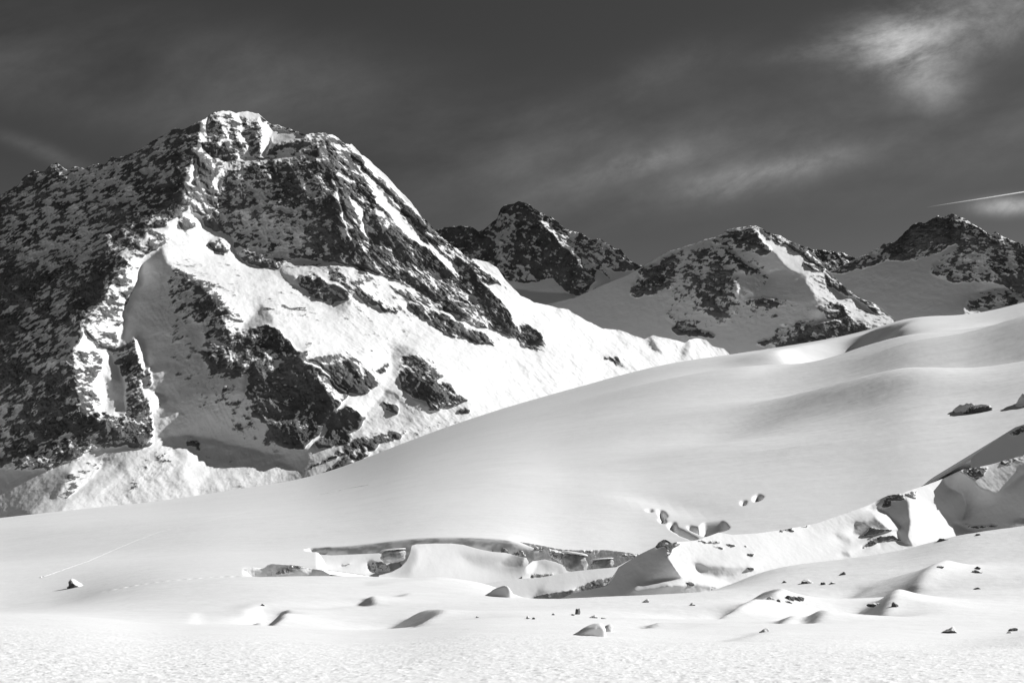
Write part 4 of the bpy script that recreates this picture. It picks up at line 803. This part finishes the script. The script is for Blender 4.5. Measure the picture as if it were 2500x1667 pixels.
ridge_crest = [(1320, 1496), (1330, 1490), (1345, 1480), (1358, 1465), (1400, 1447), (1440, 1438), (1480, 1430), (1495, 1415), (1503, 1400), (1510, 1384), (1559, 1354), (1600, 1334), (1607, 1324), (1622, 1316), (1639, 1324), (1659, 1322), (1699, 1319), (1731, 1308), (1754, 1299), (1788, 1305), (1850, 1301), (1922, 1291), (1993, 1277), (2051, 1257), (2117, 1234), (2151, 1217), (2168, 1209), (2189, 1206), (2203, 1204), (2223, 1196), (2266, 1182), (2302, 1168), (2338, 1151), (2353, 1145), (2388, 1140), (2416, 1134), (2500, 1111), (2760, 1060)]
ridge_bot = [(1320, 1500), (1400, 1498), (1500, 1480), (1620, 1476), (1700, 1462), (1800, 1430), (1870, 1400), (2070, 1372), (2225, 1345), (2310, 1320), (2440, 1300), (2760, 1280)]
P_R = [
 ([(1315, 1500), (1358, 1463), (1400, 1445), (1480, 1428), (1504, 1385), (1559, 1352), (1600, 1332), (1622, 1314), (1628, 1345), (1632, 1358), (1650, 1390), (1663, 1409), (1600, 1412), (1560, 1425), (1545, 1440), (1520, 1470), (1440, 1490)], -1.35, .7, .02, 1.8),  # cone's left face, with its cast shadow on the snow built as slope
 ([(1318, 1505), (1400, 1443), (1480, 1428), (1504, 1384), (1556, 1356), (1575, 1400), (1558, 1425), (1540, 1447), (1500, 1500), (1400, 1510)], -1.35, .7, .0, 2),
 ([(1598, 1334), (1622, 1314), (1642, 1322), (1662, 1326), (1648, 1336), (1640, 1345), (1636, 1358), (1628, 1352), (1625, 1332), (1606, 1336)], -.3, .7, .75, 1.2),
 ([(1632, 1358), (1640, 1352), (1665, 1372), (1700, 1398), (1720, 1404), (1668, 1409), (1650, 1390)], .7, 1.9, .02, 1.5),
 ([(1700, 1318), (1760, 1320), (1760, 1325), (1720, 1324)], None, None, .6, 1), ([(1740, 1330), (1770, 1334), (1765, 1340), (1745, 1336)], None, None, .55, 1),
 ([(1825, 1351), (1840, 1350), (1838, 1356), (1828, 1355)], -.5, .6, .8, 1), ([(1816, 1330), (1825, 1334), (1818, 1336)], None, None, .6, 1),
 ([(1770, 1326), (1795, 1330), (1790, 1333)], None, None, .6, 1),
 ([(1680, 1330), (1780, 1340), (1830, 1370), (1780, 1380), (1700, 1360)], .05, 1.5, .06, 8),
 ([(1690, 1372), (1730, 1380), (1790, 1384), (1830, 1380), (1842, 1388), (1795, 1404), (1750, 1408), (1712, 1398)], -1.0, .8, .02, 3),
 ([(1825, 1384), (1840, 1384), (1842, 1392), (1830, 1391)], -.5, .5, .9, 1),
 ([(1575, 1424), (1620, 1418), (1700, 1410), (1760, 1412), (1790, 1425), (1740, 1424), (1640, 1428)], .4, 2.2, .03, 2),
 ([(1540, 1442), (1600, 1435), (1700, 1425), (1745, 1434), (1690, 1455), (1625, 1466), (1500, 1472)], -1.1, .7, .03, 2),
 ([(1676, 1422), (1690, 1420), (1700, 1428), (1685, 1432)], -.2, .6, .7, 1), ([(1735, 1432), (1748, 1434), (1744, 1442), (1734, 1440)], -.2, .6, .7, 1),
 ([(1900, 1292), (1935, 1288), (1940, 1296), (1905, 1298)], None, None, .55, 1), ([(1950, 1284), (2000, 1273), (1995, 1280), (1960, 1288)], None, None, .4, 1),
 ([(1960, 1290), (2050, 1255), (2120, 1235), (2120, 1250), (2090, 1275), (2080, 1290), (2040, 1290), (1990, 1300)], -.25, 1.3, .03, 5),
 ([(2040, 1300), (2060, 1305), (2075, 1312), (2080, 1328), (2060, 1325), (2045, 1315)], -.6, 1.0, .0, 3),
 ([(2055, 1348), (2070, 1346), (2078, 1357), (2062, 1356)], -.7, .8, .0, 1.5),
 ([(2080, 1300), (2088, 1274), (2115, 1272), (2135, 1262), (2150, 1272), (2170, 1290), (2140, 1300), (2120, 1308), (2100, 1310)], -1.2, .8, .0, 1.5),
 ([(2150, 1217), (2189, 1205), (2206, 1207), (2221, 1230), (2224, 1280), (2217, 1308), (2227, 1332), (2200, 1322), (2188, 1298), (2198, 1285), (2186, 1270), (2160, 1252), (2145, 1241), (2115, 1244)], -1.25, .8, .03, 1.5),
 ([(2152, 1236), (2158, 1222), (2170, 1209), (2205, 1207), (2208, 1219), (2190, 1222), (2174, 1219), (2176, 1232), (2165, 1238)], -.6, .5, .72, 1.2),
 ([(2115, 1245), (2145, 1241), (2162, 1252), (2199, 1285), (2190, 1292), (2170, 1290), (2150, 1274), (2136, 1262), (2128, 1252)], .7, 1.9, .04, 1.2),
 ([(2125, 1288), (2150, 1291), (2185, 1291), (2150, 1299), (2104, 1309), (2118, 1298)], -.9, .1, .95, 1),  # cave lip: shade put in as very dark colour
 ([(2092, 1332), (2100, 1325), (2130, 1306), (2165, 1295), (2185, 1297), (2195, 1308), (2180, 1306), (2145, 1309), (2115, 1328), (2105, 1336)], .3, 1.3, .15, 1.2),
 ([(2104, 1336), (2118, 1325), (2145, 1309), (2180, 1306), (2202, 1320), (2180, 1316), (2160, 1318), (2150, 1323), (2125, 1332)], -.9, .1, 1.0, 1),  # inside of the cave: shade painted as dark colour
 ([(2122, 1334), (2148, 1322), (2152, 1336), (2130, 1338)], .7, 1.8, .0, 1),
 ([(2150, 1322), (2170, 1316), (2190, 1317), (2218, 1332), (2155, 1337)], -.1, 1.7, .0, 1.5),
 ([(2221, 1230), (2240, 1205), (2270, 1225), (2330, 1270), (2345, 1290), (2240, 1330), (2226, 1325), (2224, 1280)], .45, 1.9, .03, 4),
 ([(2225, 1215), (2260, 1230), (2300, 1255), (2340, 1285), (2300, 1265), (2250, 1240)], .9, 2.1, .0, 3),
 ([(2208, 1206), (2240, 1196), (2235, 1205), (2240, 1220), (2215, 1212)], None, None, .5, 1.2), ([(2270, 1212), (2285, 1222), (2280, 1224)], None, None, .7, 1),
 ([(2266, 1182), (2310, 1164), (2320, 1190), (2352, 1205), (2356, 1235), (2345, 1272), (2300, 1235), (2250, 1205)], .1, 1.6, .0, 3),
 ([(2300, 1170), (2340, 1148), (2365, 1160), (2400, 1192), (2440, 1192), (2472, 1172), (2500, 1148), (2780, 1080), (2780, 1300), (2440, 1290), (2380, 1300), (2325, 1275), (2347, 1270), (2358, 1232), (2352, 1205), (2318, 1190)], -1.5, .6, .0, 2),
 ([(2385, 1138), (2500, 1110), (2700, 1060), (2560, 1110), (2500, 1150), (2470, 1182), (2430, 1205), (2390, 1192), (2368, 1160)], -.05, 1.2, .12, 4),
 ([(2352, 1145), (2412, 1140), (2400, 1158), (2385, 1168), (2365, 1160)], -.3, .6, .7, 1.2), ([(2440, 1130), (2500, 1112), (2500, 1125), (2460, 1135)], None, None, .45, 2),
 ([(2355, 1280), (2380, 1283), (2400, 1282), (2440, 1280), (2430, 1285), (2360, 1288)], None, None, .5, 2), ([(2480, 1270), (2500, 1264), (2520, 1264), (2520, 1280), (2480, 1278)], .6, 1.8, .1, 1.5),
]
bank('moraine_ridge', 1320, 2740, ridge_crest, ridge_bot, 205, .08, 1.45, P_R, MAT_RIDGE, amp=.004, jag=2.2, nscale=1 / 7.0, warp=3.0, snowwave=.35, aniso=[(-9, 20, 1.6)], w2=.25, lam=2e-6)
bank('snow_hill', 2370, 2760, [(2370, 1122), (2383, 1107), (2420, 1083), (2450, 1062), (2478, 1043), (2500, 1036), (2760, 950)], [(2370, 1200), (2760, 1200)], 300, -.75, 1.0, [
     ([(2460, 1060), (2500, 1040), (2520, 1045), (2480, 1062)], None, None, .5, 2)], MAT_RIDGE, jag=2)

# valley floor hidden below everything, out to the horizon; its dark rock limits bounced light
bpy_f = np.array([[[-30000, -3000, -420], [30000, -3000, -420]], [[-30000, 40000, -420], [30000, 40000, -420]]], float)
vf = grid_object('valley_floor', bpy_f, {'rock': np.ones((2, 2))}, MAT_FAR); vf['kind'] = 'structure'
# ------------------------------------------------------------------ rocks, blocks and other single things
import bmesh
def stone_material(name, snow_from, rock=(.04, .13), snowcol=.8, noise=2.0):
    """rock that carries snow wherever it faces up"""
    m = bpy.data.materials.new(name); m.use_nodes = True; t = m.node_tree; L = t.links.new
    bs = t.nodes['Principled BSDF']; bs.inputs['Roughness'].default_value = .85; bs.inputs['Specular IOR Level'].default_value = .2
    geo = N('ShaderNodeNewGeometry', t); sx = N('ShaderNodeSeparateXYZ', t); L(geo.outputs['Normal'], sx.inputs[0])
    n1 = N('ShaderNodeTexNoise', t); n1.inputs['Scale'].default_value = noise; n1.inputs['Detail'].default_value = 7; L(geo.outputs['Position'], n1.inputs['Vector'])
    s = math_('ADD', sx.outputs[2], math_('MULTIPLY', math_('SUBTRACT', n1.outputs['Fac'], .5, tree=t), .9, tree=t), tree=t)
    mr = N('ShaderNodeMapRange', t); mr.interpolation_type = 'SMOOTHSTEP'; mr.inputs['From Min'].default_value = snow_from - .06; mr.inputs['From Max'].default_value = snow_from + .06; L(s, mr.inputs['Value'])
    rc = N('ShaderNodeMapRange', t); rc.inputs['From Min'].default_value = .35; rc.inputs['From Max'].default_value = .65; rc.inputs['To Min'].default_value = rock[0]; rc.inputs['To Max'].default_value = rock[1]; L(n1.outputs['Fac'], rc.inputs['Value'])
    mix = N('ShaderNodeMix', t); mix.data_type = 'FLOAT'; L(mr.outputs[0], mix.inputs[0]); L(rc.outputs[0], mix.inputs[2]); mix.inputs[3].default_value = snowcol
    cc = N('ShaderNodeCombineColor', t)
    for i in range(3): L(mix.outputs[0], cc.inputs[i])
    L(cc.outputs[0], bs.inputs['Base Color'])
    bp = N('ShaderNodeBump', t); bp.inputs['Strength'].default_value = .5; bp.inputs['Distance'].default_value = .15; L(n1.outputs['Fac'], bp.inputs['Height']); L(bp.outputs[0], bs.inputs['Normal'])
    return m
M_BARE = stone_material('bare_rock', .74, rock=(.06, .17)); M_HALF = stone_material('snowy_rock', .22, rock=(.05, .15)); M_COV = stone_material('snow_covered_rock', -.9, noise=1.0)
M_ICE = stone_material('dirty_ice', .75, rock=(.22, .5), noise=.6)
def tag(o, label, cat, group=None):
    o['label'] = label; o['category'] = cat
    if group: o['group'] = group
def mesh_from(name, V, Fc, mat, loc, parent=None, smooth=True):
    me = bpy.data.meshes.new(name); me.from_pydata([tuple(v) for v in V], [], Fc); me.materials.append(mat)
    me.polygons.foreach_set('use_smooth', [smooth] * len(me.polygons)); me.update()
    o = bpy.data.objects.new(name, me); o.location = loc; sc.collection.objects.link(o)
    if parent: o.parent = parent
    return o
_b = bmesh.new(); bmesh.ops.create_icosphere(_b, subdivisions=4, radius=1.0)
ICO_V = np.array([v.co[:] for v in _b.verts]); ICO_F = [[v.index for v in f.verts] for f in _b.faces]; _b.free()
def stone_shape(sx, sy, sz, seed, facets=9, rough=.12, lean=0.0):
    r = np.random.default_rng(seed); d = ICO_V / np.linalg.norm(ICO_V, axis=1, keepdims=True)
    rad = np.full(len(d), 1.25)
    for i in range(facets):                                  # planes cut the ball into a boulder
        nrm = r.normal(size=3); nrm /= np.linalg.norm(nrm); k = r.uniform(.62, .95)
        q = d @ nrm; rad = np.minimum(rad, np.where(q > .05, k / np.maximum(q, .05), 9))
    rad = rad * (1 + rough * fbm(d[:, 0] * 1.7 + seed, d[:, 1] * 1.7, d[:, 2] * 1.7, 5, .6))
    v = d * rad[:, None]
    if lean: v[:, 0] = np.where(v[:, 0] < 0, v[:, 0] * 1.35, v[:, 0] * .8)
    v[:, 2] += .15 * np.clip(v[:, 2], 0, 1) + lean * v[:, 0] * np.clip(v[:, 2], 0, 1)
    return v * np.array([sx, sy, sz])
def rock(name, px, py, w, h, mat, label, cat, seed, group=None, facets=9, rough=.14, sink=.25, lean=0.0, D=None, depth=.8):
    p = at_pix(px, py) if D is None else Vector(((px - CX) / F * D, D, (HOR - py) / F * D))
    if p.y > 400: h = h * 1.7; drop = .5
    else: drop = .08
    m = p.y / F; sx = w * m / 2 / .88; sz = h * m / .72
    o = mesh_from(name, stone_shape(sx, max(sx * depth, sz), sz, seed, facets, rough, lean), ICO_F, mat, (p.x, p.y + sx * depth * .6, p.z - drop * sz))
    tag(o, label, cat, group); return o
G1 = 'dark stones poking out of the right-hand snow slope'
STONES = [
 ('boulder', 180, 1434, 40, 15, M_HALF, 'lone snow-capped boulder on the smooth snow at far left, dark underneath', 'boulder', None),
 ('boulder', 1450, 1552, 56, 16, M_COV, 'largest snow-covered boulder on the flat snow at bottom centre', 'boulder', None),
 ('boulder', 1484, 1541, 24, 9, M_COV, 'small snow-covered lump just behind the largest snowy boulder at bottom centre', 'boulder', None),
 ('boulder', 1227, 1457, 54, 15, M_COV, 'rounded snow-covered boulder left of the dark crevasse mouth', 'boulder', None),
 ('boulder', 2386, 1003, 68, 18, M_HALF, 'big dark boulder with snow on top, alone on the upper right glacier', 'boulder', None),
 ('boulder', 2500, 988, 40, 18, M_HALF, 'shaded boulder cut off by the right edge, on the upper glacier', 'boulder', None),
 ('rock', 2386, 1398, 26, 7, M_BARE, 'flat dark stone with a long shadow, higher on the right slope above the long drift', 'rock', G1),
 ('rock', 2387, 1389, 15, 4, M_BARE, 'thin stone just above the flat dark stone over the long drift', 'rock', G1),
 ('rock', 2297, 1387, 14, 4, M_BARE, 'small stone above the shaded tip of the long drift', 'rock', G1),
 ('rock', 2060, 1403, 14, 6, M_BARE, 'compact dark stone alone in the middle of the right slope', 'rock', G1),
 ('rock', 1970, 1424, 26, 9, M_HALF, 'slanting half-buried stone, left of the long drift and larger than its neighbours', 'rock', G1),
 ('rock', 1917, 1422, 11, 4, M_BARE, 'tiny stone to the left of the slanting half-buried stone', 'rock', G1),
 ('rock', 2011, 1427, 10, 4, M_BARE, 'tiny stone to the right of the slanting half-buried stone', 'rock', G1),
 ('rock', 2035, 1425, 15, 3, M_BARE, 'low sliver of stone at the left end of the long drift', 'rock', G1),
 ('rock', 2386, 1438, 15, 4, M_BARE, 'small stone below the long drift near the right side', 'rock', G1),
 ('rock', 1884, 1463, 14, 5, M_HALF, 'snow-dusted stone left of the dark stone pair', 'rock', G1),
 ('rock', 1900, 1468, 9, 4, M_BARE, 'small dark stone between the dusted stone and the dark pair', 'rock', G1),
 ('rock', 1929, 1463, 20, 8, M_BARE, 'left stone of the dark jagged pair behind the shaded drift', 'rock', G1),
 ('rock', 1950, 1464, 22, 8, M_BARE, 'right stone of the dark jagged pair behind the shaded drift', 'rock', G1),
 ('rock', 1924, 1472, 17, 4, M_HALF, 'low snowy stone just in front of the dark jagged pair', 'rock', G1),
 ('rock', 2185, 1482, 15, 9, M_BARE, 'upright dark stone on the crest of the pointed drift', 'rock', G1),
 ('rock', 2140, 1477, 30, 4, M_BARE, 'long thin stone along the left crest of the pointed drift', 'rock', G1),
 ('rock', 2320, 1545, 32, 10, M_HALF, 'round snowy stone on the open snow at lower right', 'rock', G1),
 ('rock', 2474, 1540, 20, 6, M_BARE, 'dark stone close to the right edge at lower right', 'rock', G1),
 ('rock', 2465, 1545, 11, 3, M_HALF, 'tiny stone just below the dark stone by the right edge', 'rock', G1),
 ('rock', 1870, 1542, 22, 5, M_HALF, 'flat stone half sunk in snow below the twin small drifts', 'rock', G1),
 ('rock', 2300, 1320, 22, 4, M_BARE, 'flat stone high on the right slope, just under the shaded ridge', 'rock', G1),
 ('rock', 2392, 1306, 12, 3, M_BARE, 'smallest stone high on the right slope, nearest the ridge', 'rock', G1),
 ('rock', 1577, 1470, 14, 5, M_HALF, 'pale-topped stone just outside the tip of the big cone shadow', 'rock', 'stones on the flat snow at centre'),
 ('rock', 1411, 1499, 15, 9, M_BARE, 'spiky dark stone sticking up from the flat snow at centre', 'rock', 'stones on the flat snow at centre'),
 ('rock', 1399, 1502, 7, 3, M_BARE, 'small chip at the left foot of the spiky dark stone', 'rock', 'stones on the flat snow at centre'),
 ('rock', 1350, 1501, 7, 3, M_BARE, 'tiny stone left of the spiky dark stone', 'rock', 'stones on the flat snow at centre'),
 ('rock', 1290, 1510, 11, 4, M_HALF, 'left stone of the small pair on the flat snow edge', 'rock', 'stones on the flat snow at centre'),
 ('rock', 1303, 1511, 8, 3, M_BARE, 'right stone of the small pair on the flat snow edge', 'rock', 'stones on the flat snow at centre'),
 ('rock', 1447, 1508, 18, 4, M_HALF, 'long low stone on the snow edge behind the largest snowy boulder', 'rock', 'stones on the flat snow at centre'),
 ('rock', 1474, 1510, 9, 3, M_BARE, 'small stone right of the long low stone on the snow edge', 'rock', 'stones on the flat snow at centre'),
 ('rock', 1690, 1478, 11, 5, M_HALF, 'small snowy stone in front of the cone-shaped hill', 'rock', 'stones on the flat snow at centre'),
 ('rock', 1166, 1507, 7, 3, M_BARE, 'leftmost tiny stone on the edge of the flat snow', 'rock', 'stones on the flat snow at centre'),
 ('rock', 641, 1478, 9, 3, M_BARE, 'tiny stone on the rim above the left snow hollow', 'rock', None),
]
for i, (nm, x, y, w, h, m, lb, ct, gr) in enumerate(STONES):
    cov = m is M_COV
    rock(nm, x, y, w, h, m, lb, ct, 100 + i * 7, gr, facets=2 if cov else 13, rough=.10 if cov else .34, lean=.5 if cov else 0, sink=.3)

def ice_block(x0, x1, ytop, ybot, D, label, seed):
    m = D / F; cx = ((x0 + x1) / 2 - CX) * m; w = (x1 - x0) * m / 2; h = (ybot - ytop) * m
    root = bpy.data.objects.new('ice_block', None); root.location = (cx, D, (HOR - ybot) * m); sc.collection.objects.link(root)
    tag(root, label, 'ice block', 'ice blocks in the crevasse band')
    r = np.random.default_rng(seed); d = ICO_V
    q = 1 / (np.abs(d[:, 0]) ** 2.6 + np.abs(d[:, 1]) ** 2.6 + np.abs(d[:, 2]) ** 2.6) ** (1 / 2.6)
    v = d * q[:, None]; nz = fbm(v[:, 0] * 1.5 + seed, v[:, 1] * 1.5, v[:, 2] * 2.5, 5, .6)
    v = v * (1 + .32 * nz[:, None]); v[:, 2] += .25 * v[:, 0] * (1 if seed % 2 else -1)
    mesh_from('ice_body', v * np.array([w * .95, w * .7, h * .6]) + np.array([0, w * .3, h * .38]), ICO_F, M_ICE, (0, 0, 0), root)
    c = d * q[:, None]; c = c * (1 + .06 * fbm(c[:, 0] + seed, c[:, 1], c[:, 2], 3)[:, None]); z = c[:, 2].copy(); c[:, 2] = np.where(z > 0, z, z * .4) + .25 * c[:, 0] * (1 if seed % 2 else -1) * 3.2
    mesh_from('snow_cap', c * np.array([w * 1.0, w * .75, h * .14]) + np.array([0, w * .3, h * .92]), ICO_F, M_COV, (0, 0, 0), root)
ice_block(1372, 1436, 1349, 1388, 262, 'left of the two big snow-topped ice blocks under the long wall', 4)
ice_block(1442, 1498, 1363, 1388, 258, 'flatter right one of the two big snow-topped ice blocks, beside the cone-shaped hill', 9)
ice_block(928, 990, 1340, 1367, 282, 'dark ice block with a bright snowy top at the left end of the snow dome', 7)

# contrail
def tube(name, pts, rad, mat, sides=10):
    V, Fc = [], []
    for i, (p, r_) in enumerate(zip(pts, rad)):
        for k in range(sides):
            a = 2 * math.pi * k / sides; V.append((p[0], p[1] + r_ * math.cos(a), p[2] + r_ * math.sin(a)))
        if i:
            for k in range(sides):
                a0, a1 = (i - 1) * sides + k, (i - 1) * sides + (k + 1) % sides; Fc.append((a0, a1, a1 + sides, a0 + sides))
    return mesh_from(name, V, Fc, mat, (0, 0, 0))
m = bpy.data.materials.new('contrail_vapour'); m.use_nodes = True; t = m.node_tree; t.nodes.clear()
o_ = N('ShaderNodeOutputMaterial', t); mx = N('ShaderNodeMixShader', t); tr = N('ShaderNodeBsdfTransparent', t); df = N('ShaderNodeBsdfDiffuse', t); df.inputs[0].default_value = (.85, .85, .85, 1)
ge = N('ShaderNodeNewGeometry', t); sp = N('ShaderNodeSeparateXYZ', t); t.links.new(ge.outputs['Position'], sp.inputs[0])
mr = N('ShaderNodeMapRange', t); DC = 20000.0
mr.inputs['From Min'].default_value = (2260 - CX) / F * DC; mr.inputs['From Max'].default_value = (2480 - CX) / F * DC; mr.inputs['To Min'].default_value = 0; mr.inputs['To Max'].default_value = .55
t.links.new(sp.outputs[0], mr.inputs['Value']); t.links.new(mr.outputs[0], mx.inputs[0]); tl = N('ShaderNodeBsdfTranslucent', t); tl.inputs[0].default_value = (.85, .85, .85, 1); ad = N('ShaderNodeAddShader', t); t.links.new(df.outputs[0], ad.inputs[0]); t.links.new(tl.outputs[0], ad.inputs[1]); t.links.new(tr.outputs[0], mx.inputs[1]); t.links.new(ad.outputs[0], mx.inputs[2]); t.links.new(mx.outputs[0], o_.inputs[0])
cp = [(2225, 512), (2300, 500), (2400, 484.5), (2500, 468.5), (2600, 452), (2800, 420)]
ct = tube('contrail', [((x - CX) / F * DC, DC, (HOR - y) / F * DC) for x, y in cp], [6, 7, 9, 10, 11, 12], m)
tag(ct, 'thin straight white vapour trail in the sky above the right-hand peak', 'contrail')

# ski track: a low bright berm winding up the left side of the glacier
tp = [(99, 1410), (145, 1394), (211, 1371), (264, 1348), (330, 1320), (389, 1298), (440, 1286), (495, 1274), (560, 1259), (626, 1244), (692, 1229), (750, 1213), (800, 1204), (855, 1191), (920, 1180), (1000, 1166)]
xs_ = np.linspace(99, 900, 260); ys_ = interp(tp, xs_)
pw = [at_pix(a, b, 150, 1200) for a, b in zip(xs_, ys_)]
V, Fc = [], []
for i, p in enumerate(pw):
    q0 = pw[max(0, i - 2)]; q1 = pw[min(len(pw) - 1, i + 2)]; dx, dy = q1.x - q0.x, q1.y - q0.y; l_ = math.hypot(dx, dy) + 1e-6; nx, ny = -dy / l_, dx / l_
    wd = .18 + .0004 * p.y; hh = .03 + .00004 * p.y
    for k, z in ((-1, -.05), (-.4, hh * .5), (.4, hh * .5), (1, -.05)): x_, y_ = p.x + nx * wd * k, p.y + ny * wd * k; V.append((x_, y_, ground_z(x_, y_) + z + .08))
    if i:
        for k in range(3): a = (i - 1) * 4 + k; Fc.append((a, a + 1, a + 5, a + 4))
tk = mesh_from('ski_track', V, Fc, M_COV, (0, 0, 0)); tk['kind'] = 'structure'
